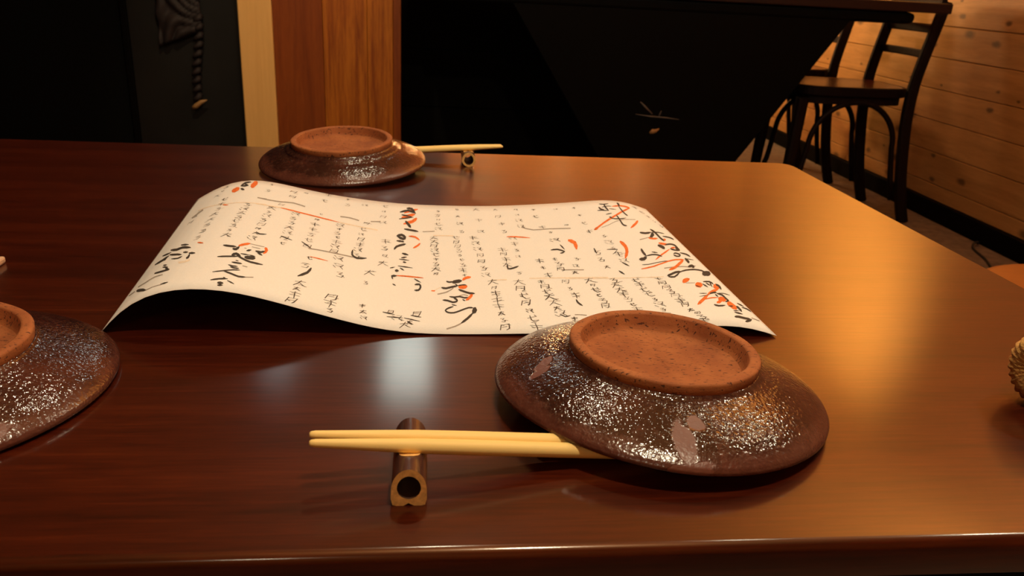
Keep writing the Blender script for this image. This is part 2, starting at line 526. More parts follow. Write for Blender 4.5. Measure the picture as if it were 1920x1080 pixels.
# ------------------------------------------------------------------ lamps of the room (above the picture)
def ceiling_lamp(name, label, x0, x1, y0, y1, zb, mat):
    r = tag(empty(name, ((x0 + x1) / 2, (y0 + y1) / 2, ZC)), label, 'lamp', 'fluorescent ceiling lamps')
    world_child(box('housing', x0 - 0.02, x1 + 0.02, y0 - 0.03, y1 + 0.03, zb + 0.02, ZC, MAT['metal'], bevel=0.003), r)
    world_child(box('diffuser', x0, x1, y0, y1, zb, zb + 0.02, mat, bevel=0.005), r)
    return r
ceiling_lamp('ceiling_lamp', 'brighter white fluorescent ceiling lamp above the bar counter', -0.195, 0.042, 3.50, 4.35, ZC - 0.05, MAT['tube'])
ceiling_lamp('ceiling_lamp', 'dimmer white fluorescent ceiling lamp left of the other one', -0.82, -0.68, 3.66, 4.40, ZC - 0.05, MAT['tube_dim'])
# ------------------------------------------------------------------ the other table
ot = tag(empty('side_table', (0.95, 3.38, 0)), 'tall dark table with a black slanted base in front of the two chairs', 'table')
world_child(box('tabletop', -0.07, 1.975, 3.0, 3.78, 0.877, 0.914, MAT['bar_top'], bevel=0.004), ot)
world_child(sweep('apron', [(0.05, 3.035, 0.855), (1.80, 3.035, 0.855), (1.822, 3.035, 0.855), (1.838, 3.035, 0.855), (1.845, 3.035, 0.855)], [0.0225, 0.0225, 0.021, 0.016, 0.009], MAT['black_wood'], sides=16, power=4.0), ot)
bm = bmesh.new()
poly = [(0.31, 0.836), (1.587, 0.836), (1.31, 0.415), (1.035, 0.0), (0.865, 0.0), (0.59, 0.415)]
fv = [bm.verts.new((x, 3.015, z)) for x, z in poly]
bv = [bm.verts.new((x, 3.070, z)) for x, z in poly]
bm.faces.new(fv); bm.faces.new(bv[::-1])
for i in range(6):
    j = (i + 1) % 6
    bm.faces.new((fv[i], fv[j], bv[j], bv[i]))
base = world_child(bm_obj('base_panel', bm, MAT['black_wood']), ot)
def scuff(pts, r, mat):
    s = sweep('scuff_mark', [(x, 3.0135, z) for x, z in pts], r, mat, sides=6, flat=0.25)
    s.parent = base
scuff([(0.815, 0.505), (0.835, 0.488), (0.866, 0.461)], [0.002, 0.004, 0.002], MAT['scuff'])
scuff([(0.800, 0.458), (0.86, 0.452), (0.92, 0.449), (0.975, 0.444)], [0.001, 0.003, 0.003, 0.001], MAT['scuff'])
scuff([(0.900, 0.475), (0.893, 0.455)], [0.001, 0.003], MAT['scuff'])
scuff([(0.864, 0.388), (0.876, 0.395), (0.886, 0.397), (0.900, 0.406)], [0.004, 0.011, 0.008, 0.002], MAT['tan_tip'])

# ------------------------------------------------------------------ bentwood chairs at the wall
def make_chair(label):
    r = tag(empty('bentwood_chair'), label, 'chair', 'dark chairs along the pine wall')
    hw = 0.180
    # seat: rounded, a little wider at the front
    bm = bmesh.new()
    ring = []
    nseg = 40
    for k in range(nseg):
        th = 2 * PI * k / nseg
        c, s = math.cos(th), math.sin(th)
        c = math.copysign(abs(c) ** 0.48, c); s = math.copysign(abs(s) ** 0.48, s)
        ring.append((-0.014 + 0.254 * c, (0.195 - 0.012 * c) * s))
    lv = []
    for dz, sc in ((0.533, 0.985), (0.537, 1.0), (0.566, 1.0), (0.571, 0.985), (0.571, 0.95), (0.560, 0.94)):
        lv.append([bm.verts.new((x * sc - 0.014 * (1 - sc), y * sc, dz)) for x, y in ring])
    for a, b in zip(lv[:-1], lv[1:]):
        for k in range(nseg):
            j = (k + 1) % nseg
            bm.faces.new((a[k], a[j], b[j], b[k]))
    bm.faces.new(lv[0][::-1]); bm.faces.new(lv[-1])
    bm_obj('seat', bm, MAT['dark_chair'], r)
    sp = bmesh.new()
    lv = []
    for dz, sc in ((0.562, 0.945), (0.570, 0.945), (0.5715, 0.93), (0.568, 0.80), (0.565, 0.5)):
        lv.append([sp.verts.new((x * sc - 0.014 * (1 - sc), y * sc, dz)) for x, y in ring])
    for a, b in zip(lv[:-1], lv[1:]):
        for k in range(nseg):
            j = (k + 1) % nseg
            sp.faces.new((a[k], a[j], b[j], b[k]))
    sp.faces.new(lv[0][::-1]); sp.faces.new(lv[-1])
    bm_obj('seat_panel', sp, MAT['chair_seat'], r)
    sr = [bmesh.new()][0]
    lv = []
    for dz, sc in ((0.500, 0.93), (0.533, 0.93)):
        lv.append([sr.verts.new((x * sc - 0.014 * (1 - sc), y * sc, dz)) for x, y in ring])
    for k in range(nseg):
        j = (k + 1) % nseg
        sr.faces.new((lv[0][k], lv[0][j], lv[1][j], lv[1][k]))
    sr.faces.new(lv[0][::-1])
    bm_obj('seat_frame', sr, MAT['dark_chair'], r)
    post = [(0.312, 0.0), (0.285, 0.08), (0.256, 0.20), (0.232, 0.35), (0.220, 0.46), (0.219, 0.57), (0.228, 0.65), (0.243, 0.74), (0.262, 0.84), (0.276, 0.92)]
    for s in (-1, 1):
        sweep('back_post', curve_pts([(x, s * hw, z) for x, z in post], 3), [0.024] * 16 + [0.023] * 12, MAT['dark_chair'], r, sides=12, flat=0.62, power=4.0)
        sweep('leg', [(-0.245, s * 0.165, 0.52), (-0.25, s * 0.166, 0.36), (-0.257, s * 0.168, 0.18), (-0.268, s * 0.170, 0.0)], [0.026, 0.025, 0.022, 0.019], MAT['dark_chair'], r, sides=12, flat=0.9, power=3.0)
        arch = []
        for k in range(29):
            th = PI * k / 28
            arch.append((0.000 + 0.188 * math.cos(th) , s * 0.172, 0.325 + 0.185 * math.sin(th)))
        arch = [(0.235, s * 0.172, 0.10), (0.212, s * 0.172, 0.20)] + arch + [(-0.205, s * 0.172, 0.20), (-0.235, s * 0.172, 0.10)]
        sweep('brace', arch, 0.0115, MAT['dark_chair'], r, sides=10)
    for zc, hh in ((0.812, 0.0165), (0.714, 0.0165), (0.903, 0.030)):
        xx = 0.219 + (zc - 0.60) * 0.165
        pts = [(xx + 0.018 * math.cos(y / hw * PI / 2), y, zc) for y in [hw * (-1 + 2 * i / 10) for i in range(11)]]
        sweep('slat' if zc < 0.88 else 'top_rail', pts, hh, MAT['dark_chair'], r, sides=8, flat=0.4, power=4.0, up=(1, 0, 0))
    return r
def copy_tree(o, label, loc, rz=0.0):
    c = o.copy(); COL.objects.link(c)
    c['label'] = label; c.location = loc; c.rotation_euler = (0, 0, rz)
    for ch in list(o.children):
        d = ch.copy(); COL.objects.link(d); d.parent = c
    return c
ch1 = make_chair('nearer dark bentwood chair with a red-brown seat beside the pine wall')
ch1.location = (1.798, 3.383, 0)
copy_tree(ch1, 'farther dark bentwood chair half hidden behind the nearer one', (1.80, 4.09, 0))

# round stool at the right end of our table
st = tag(empty('round_stool', (1.165, 1.155, 0)), 'round orange-brown wooden stool seat beyond the right table edge', 'stool')
lathe('seat', [(0.0, 0.425), (0.17, 0.425), (0.192, 0.432), (0.198, 0.445), (0.194, 0.457), (0.18, 0.4615), (0.12, 0.458), (0.0, 0.456)], MAT['stool'], st, seg=48)
for k in range(4):
    a = PI / 4 + k * PI / 2
    sweep('leg', [(0.12 * math.cos(a), 0.12 * math.sin(a), 0.43), (0.15 * math.cos(a), 0.15 * math.sin(a), 0.2), (0.17 * math.cos(a), 0.17 * math.sin(a), 0.0)], [0.017, 0.016, 0.013], MAT['stool'], st)
lathe('foot_ring', [(0.147, 0.19), (0.155, 0.19), (0.155, 0.205), (0.147, 0.205)], MAT['stool'], st, seg=40, closed=True)

# thin dark cable on the floor along the baseboard
pts = curve_pts([(2.262, 2.90, 0.006), (2.235, 2.868, 0.02), (2.205, 2.850, 0.02), (2.19, 2.82, 0.006), (2.155, 2.70, 0.005), (2.11, 2.60, 0.005), (2.05, 2.45, 0.005), (2.02, 2.2, 0.005)], 5)
tag(sweep('floor_cable', pts, 0.0045, MAT['cord'], sides=8, up=(0, 0, 1)), 'thin dark cable lying on the floor by the baseboard', 'cable')

# ================================================================== our table
tb = tag(empty('dining_table', (-0.115, 0.61, 0)), 'glossy red-brown wooden table carrying the plates and menu', 'table')
bm = bmesh.new()
X0, X1, Y0, Y1, RC = -0.74, 0.4673, 0.2450, 0.9725, 0.022
out = []
for cx, cy, a0 in ((X1 - RC, Y1 - RC, 0), (X0 + RC, Y1 - RC, 90), (X0 + RC, Y0 + RC, 180), (X1 - RC, Y0 + RC, 270)):
    for k in range(9):
        a = math.radians(a0 + 90 * k / 8)
        out.append((cx + RC * math.cos(a), cy + RC * math.sin(a)))
TH, BV = 0.020, 0.0042
rings = []
def inset(d):
    r = []
    n = len(out)
    for i in range(n):
        p, q = Vector(out[i - 1]), Vector(out[(i + 1) % n])
        t = (q - p).normalized()
        nrm = Vector((-t.y, t.x))
        r.append((out[i][0] + nrm.x * d, out[i][1] + nrm.y * d))
    return r
for k in range(7):
    a = PI / 2 * k / 6
    rings.append((BV * (1 - math.sin(a)), TZ - BV * (1 - math.cos(a))))
rings += [(0.0, TZ - TH + 0.003), (0.003, TZ - TH)]
lv = [[bm.verts.new((x, y, z)) for x, y in inset(d)] for d, z in rings]
n = len(out)
for a, b in zip(lv[:-1], lv[1:]):
    for i in range(n):
        j = (i + 1) % n
        bm.faces.new((a[i], b[i], b[j], a[j]))
top = bm.faces.new(lv[0]); bm.faces.new(lv[-1][::-1])
o = bm_obj('tabletop', bm, MAT['table'], smooth=True)
for p in o.data.polygons:
    if abs(p.normal.z) > 0.999: p.use_smooth = False
world_child(o, tb)
world_child(box('apron', X0 + 0.10, X1 - 0.10, Y0 + 0.11, Y0 + 0.13, 0.62, TZ - TH, MAT['black_wood'], bevel=0.002), tb)
world_child(box('apron', X0 + 0.10, X1 - 0.10, Y1 - 0.13, Y1 - 0.11, 0.62, TZ - TH, MAT['black_wood'], bevel=0.002), tb)
for lx in (X0 + 0.10, X1 - 0.16):
    for ly in (Y0 + 0.10, Y1 - 0.16):
        world_child(box('leg', lx, lx + 0.06, ly, ly + 0.06, 0.0, TZ - TH, MAT['black_wood'], bevel=0.004), tb)

# ------------------------------------------------------------------ upturned plates
def make_plate(label, x, y, lift, nx, ny, ring_r, glaze, lift_side=None, seed=1, rim=0.0865):
    r = tag(empty('plate'), label, 'plate', 'upturned brown stoneware plates')
    r.location = (x, y, TZ + lift)
    r.rotation_mode = 'QUATERNION'
    r.rotation_quaternion = Vector((0, 0, 1)).rotation_difference(Vector((nx, ny, 1)).normalized())
    k = rim / 0.0865
    def warp(rr, z, th):
        a = noise.noise(Vector((math.cos(th) * 1.3, math.sin(th) * 1.3, seed)))
        w = (rr / 0.0865) ** 3
        dz = 0.0011 * a * w
        if lift_side is not None:
            d = math.cos(th - lift_side)
            dz += 0.0022 * w * max(0.0, d) ** 6
        fine = noise.noise(Vector((rr * 260, math.cos(th) * 4, math.sin(th) * 4 + seed)))
        return 0.0009 * a * w + 0.00005 * fine, dz + 0.00008 * fine
    R = ring_r
    prof = [(0.0, 0.0128), (0.025, 0.0127), (0.045, 0.0122), (0.062, 0.0105), (0.074, 0.0072), (0.081, 0.0036), (0.0848 * k, 0.0006), (0.0862 * k, 0.0000), (0.0870 * k, 0.0007), (0.0870 * k, 0.0020),
            (0.0860 * k, 0.0036), (0.0838 * k, 0.0054), (0.0805 * k, 0.0074), (0.076 * k, 0.0096), (0.071 * k, 0.0117), (0.066 * k, 0.0136), (0.061, 0.0154), (R + 0.006, 0.0172), (R + 0.002, 0.0188), (R + 0.0002, 0.0204), (R - 0.003, 0.0190), (R - 0.006, 0.0150), (0.0, 0.0140)]
    # finer rings on the outside so the throwing marks show
    fine = []
    for (a, b) in zip(prof[:-1], prof[1:]):
        n_ = 3 if a[0] > 0.05 and a[1] < 0.0190 else 1
        for i in range(n_):
            t = i / n_
            fine.append((a[0] + (b[0] - a[0]) * t, a[1] + (b[1] - a[1]) * t))
    fine.append(prof[-1])
    lathe('dish', fine, glaze, r, seg=128, warp=warp)
    def rwarp(rr, z, th):
        a = noise.noise(Vector((math.cos(th) * 2.2, math.sin(th) * 2.2, seed + 5)))
        return 0.00035 * a, 0.00035 * noise.noise(Vector((math.cos(th) * 3, math.sin(th) * 3, seed + 9)))
    t_ = 0.0056
    lathe('foot_ring', [(R - 0.001, 0.0175), (R + 0.0002, 0.0200), (R + 0.0005, 0.0245), (R + 0.0002, 0.0254), (R - 0.0005, 0.0259), (R - 0.0020, 0.0261), (R - t_ + 0.0014, 0.0260), (R - t_ + 0.0004, 0.0257), (R - t_, 0.0250), (R - t_ - 0.0009, 0.0200), (R - t_ - 0.0025, 0.0172), (R - t_ - 0.005, 0.0155)], MAT['clay'], r, seg=128, warp=rwarp, closed=True)
    lathe('base_disc', [(0.0, 0.0163), (0.012, 0.0164), (0.030, 0.0168), (R - t_ - 0.004, 0.0171), (R - t_ + 0.001, 0.0174), (R - t_ + 0.001, 0.0150), (0.0, 0.0148)], MAT['clay'], r, seg=96, warp=rwarp)
    return r
g_near = glaze_mat('glaze_near', bare_spots=[(-0.0022, -0.0645, 0.0046, 0.0048, 0.1), (-0.0100, -0.0755, 0.0055, 0.0125, 0.05), (-0.014, -0.0868, 0.018, 0.0030, 0.1), (-0.0634, -0.006, 0.009, 0.0030, 0.9), (-0.067, -0.0145, 0.007, 0.0028, 0.6)],
                   drip_spots=[(-0.0005, -0.0612, 0.0088, 0.0085, 0.1), (-0.0002, -0.0800, 0.0056, 0.0120, 0.02), (-0.0225, -0.0785, 0.0075, 0.0062, 0.0), (0.0150, -0.0830, 0.0035, 0.0065, 0.2)], red=0.45)
g_far = glaze_mat('glaze_far', red=0.5)
g_left = glaze_mat('glaze_left', bare_spots=[(0.05, -0.06, 0.02, 0.006, 0.6)], red=0.35)
make_plate('large brown plate turned upside down on the nearer chopstick ends', 0.1249, 0.3656, 0.0047, 0.040, 0.040, 0.0490, g_near, lift_side=math.atan2(-0.064, -0.058), seed=1)
make_plate('upturned brown plate at the far edge of the table', -0.0873, 0.8700, 0.0078, -0.0369, -0.0726, 0.0532, g_far, seed=7, rim=0.0883)
make_plate('upturned brown plate cut off by the left border', -0.2440, 0.3752, 0.0012, 0.0, 0.0, 0.0500, g_left, seed=12)

# ------------------------------------------------------------------ bamboo chopstick rests
def make_rest(label, x, y0, length, w, h, squat=True):
    r = tag(empty('chopstick_rest', (x, y0 + length / 2, TZ)), label, 'chopstick rest', 'bamboo chopstick rests')
    half = w / 2
    outer = []
    n = 36
    # dome over straight sides, with a little notch in the foot
    for k in range(n + 1):
        th = PI * k / n
        outer.append((half * math.cos(th) * (1.0), 0.42 * h + 0.58 * h * math.sin(th)))
    outer += [(-half * 1.02, 0.2 * h), (-half * 0.92, 0.02 * h), (-half * 0.72, 0.0), (-half * 0.30, 0.0), (-half * 0.02, 0.07 * h), (half * 0.30, 0.0), (half * 0.72, 0.0), (half * 0.92, 0.02 * h), (half * 1.02, 0.2 * h)]
    if not squat:
        outer = [(half * math.cos(2 * PI * k / 44), h / 2 + h / 2 * math.sin(2 * PI * k / 44)) for k in range(44)]
    m = len(outer)
    cz = 0.47 * h
    inner = []
    for (a, b) in outer:
        d = math.atan2(b - cz, a)
        rr = 0.0049 * w / 0.0145
        inner.append((rr * math.cos(d) * 1.0, cz + rr * (1.22 if math.sin(d) > 0 else 1.0) * math.sin(d)))
    ys = [-length / 2 + length * i / 24 for i in range(25)]
    def saddle(yy):
        t = abs(yy + 0.002) / 0.0085
        return 0.0028 * max(0.0, 1 - t * t) if t < 1 else 0.0
    vo, fo = [], []
    for yy in ys:
        s = saddle(yy)
        for (a, b) in outer:
            zt = min(b, h - s)
            vo.append((a, yy, zt))
    for i in range(len(ys) - 1):
        for k in range(m):
            j = (k + 1) % m
            fo.append((i * m + k, (i + 1) * m + k, (i + 1) * m + j, i * m + j))
    mesh_obj('bark', vo, fo, MAT['bamboo_bark'], r, smooth=True)
    # the cut ends
    for yy, nm in ((ys[0], 'cut_end'), (ys[-1], 'cut_end')):
        vv = [(a, yy, b) for a, b in outer] + [(a, yy, b) for a, b in inner]
        ff = [(k, (k + 1) % m, m + (k + 1) % m, m + k) for k in range(m)]
        if yy > 0: ff = [f[::-1] for f in ff]
        mesh_obj(nm, vv, ff, MAT['bamboo_cut'], r)
    vb, fb = [], []
    for yy in (ys[0], ys[-1]):
        vb += [(a, yy, b) for a, b in inner]
    for k in range(m):
        j = (k + 1) % m
        fb.append((k, j, m + j, m + k))
    mesh_obj('bore', vb, fb, MAT['bamboo_bore'], r, smooth=True)
    # pale wood laid bare in the saddle
    vsd, fsd = [], []
    for i in range(9):
        yy = -0.002 + 0.0078 * (i / 8 * 2 - 1)
        s = saddle(yy)
        zt = h - s
        c = (zt - 0.42 * h) / (0.58 * h)
        hw_ = half * math.sqrt(max(0.0, 1 - min(1.0, c) ** 2)) * 0.96
        vsd += [(-hw_, yy, zt + 0.00006), (hw_, yy, zt + 0.00006)]
    for i in range(8):
        fsd.append((2 * i, 2 * i + 1, 2 * i + 3, 2 * i + 2))
    mesh_obj('saddle', vsd, fsd, MAT['bamboo_cut'], r)
    return r
make_rest('bamboo chopstick rest under the near chopsticks', -0.0046, 0.2744, 0.0405, 0.0145, 0.0175)
make_rest('small bamboo chopstick rest beside the far plate', 0.0503, 0.8951, 0.0400, 0.0155, 0.0162, squat=False)

# ------------------------------------------------------------------ chopsticks
def make_stick(label, tip, thru, length, r0, group):
    tip, thru = Vector(tip), Vector(thru)
    d = (thru - tip).normalized()
    ts = [0.0, 0.0006, 0.0025, 0.01, 0.025, 0.045, 0.07, 0.1, 0.13, 1.0]
    rs = [0.25, 0.42, 0.52, 0.60, 0.76, 0.95, 1.0, 1.0, 1.0, 0.98]
    P, Rr = [], []
    for t, q in zip(ts, rs):
        t = t if t < 1 else length
        P.append(Vector((t, 0, 0))); Rr.append(q * r0)
    P.append(Vector((length + 0.0008, 0, 0))); Rr.append(r0 * 0.7)
    s = sweep('chopstick', P, Rr, MAT['chopstick'], sides=20, power=2.0)
    s.location = tip
    s.rotation_mode = 'QUATERNION'
    s.rotation_quaternion = Vector((1, 0, 0)).rotation_difference(d)
    return tag(s, label, 'chopstick', group)
FAR_TIP, FAR_THRU = (0.0907, 0.9182, TZ + 0.0198), (-0.0066, 0.9174, TZ + 0.0125)
gN, gF = 'pale wooden chopsticks of the near setting', 'pale wooden chopsticks of the far setting'
make_stick('near pair of pale chopsticks, the one closer to the bottom border', (-0.0455, 0.2867, TZ + 0.0226), (0.0497, 0.2990, TZ + 0.0105), 0.156, 0.0034, gN)
make_stick('near pair of pale chopsticks, the one lying behind', (-0.0463, 0.2932, TZ + 0.0226), (0.0505, 0.3062, TZ + 0.0105), 0.156, 0.0034, gN)
make_stick('far pair of pale chopsticks, the front one on the small rest', FAR_TIP, FAR_THRU, 0.165, 0.0032, gF)
make_stick('far pair of pale chopsticks, the hidden back one', (FAR_TIP[0] - 0.001, FAR_TIP[1] + 0.0068, FAR_TIP[2]), (FAR_THRU[0] - 0.001, FAR_THRU[1] + 0.0068, FAR_THRU[2]), 0.165, 0.0032, gF)

# ================================================================== the paper menu
# profiles (x, height) of its near and far edge, and the pen and brush strokes in the
# sheet own coordinates (left rim u, v, right rim u, v; 0..9999)
PN = [(-0.185,0.0004),(-0.1791,0.00694),(-0.1728,0.01306),(-0.1658,0.01838),(-0.1581,0.02259),(-0.1498,0.02556),(-0.1412,0.02733),(-0.1324,0.02808),(-0.1237,0.02798),(-0.1149,0.02718),(-0.1062,0.02575),(-0.0976,0.02384),(-0.0891,0.02159),(-0.0807,0.01915),(-0.0722,0.01663),(-0.0638,0.0141),(-0.0554,0.0116),(-0.0469,0.00918),(-0.0384,0.00691),(-0.0299,0.00491),(-0.0212,0.00328),(-0.0125,0.00208),(-0.0037,0.00129),(0.005,0.00084),(0.0138,0.00064),(0.0226,0.00061),(0.0314,0.00067),(0.0402,0.0008),(0.049,0.00096),(0.0578,0.00114),(0.0666,0.00133),(0.0754,0.00154),(0.0842,0.0018),(0.093,0.00211),(0.1018,0.00247),(0.1106,0.00289),(0.1193,0.00334),(0.1281,0.00384),(0.1369,0.00439),(0.1457,0.00501),(0.1545,0.00567),(0.1632,0.00634),(0.172,0.00695),(0.1808,0.00738),(0.1896,0.00742),(0.1984,0.00684),(0.207,0.00547),(0.2156,0.00334),(0.224,0.00076)]
PF = [(-0.2047,0.00056),(-0.1972,0.0052),(-0.1895,0.00959),(-0.1815,0.01345),(-0.1732,0.01654),(-0.1646,0.01864),(-0.1558,0.01965),(-0.1469,0.0196),(-0.1381,0.0187),(-0.1294,0.01724),(-0.1207,0.01549),(-0.112,0.01364),(-0.1033,0.01182),(-0.0946,0.01012),(-0.0859,0.00858),(-0.0772,0.00721),(-0.0684,0.006),(-0.0596,0.00491),(-0.0508,0.00392),(-0.042,0.00303),(-0.0331,0.00225),(-0.0243,0.0016),(-0.0155,0.00111),(-0.0066,0.00078),(0.0023,0.00058),(0.0111,0.00049),(0.02,0.00045),(0.0288,0.00046),(0.0377,0.00053),(0.0466,0.00067),(0.0554,0.00089),(0.0643,0.0012),(0.0731,0.00161),(0.082,0.00211),(0.0908,0.00268),(0.0997,0.00331),(0.1085,0.00398),(0.1173,0.00467),(0.1262,0.00541),(0.135,0.00622),(0.1438,0.00712),(0.1526,0.00806),(0.1614,0.0089),(0.1703,0.0094),(0.1792,0.00932),(0.188,0.00846),(0.1967,0.00677),(0.2052,0.00438),(0.2136,0.00161)]
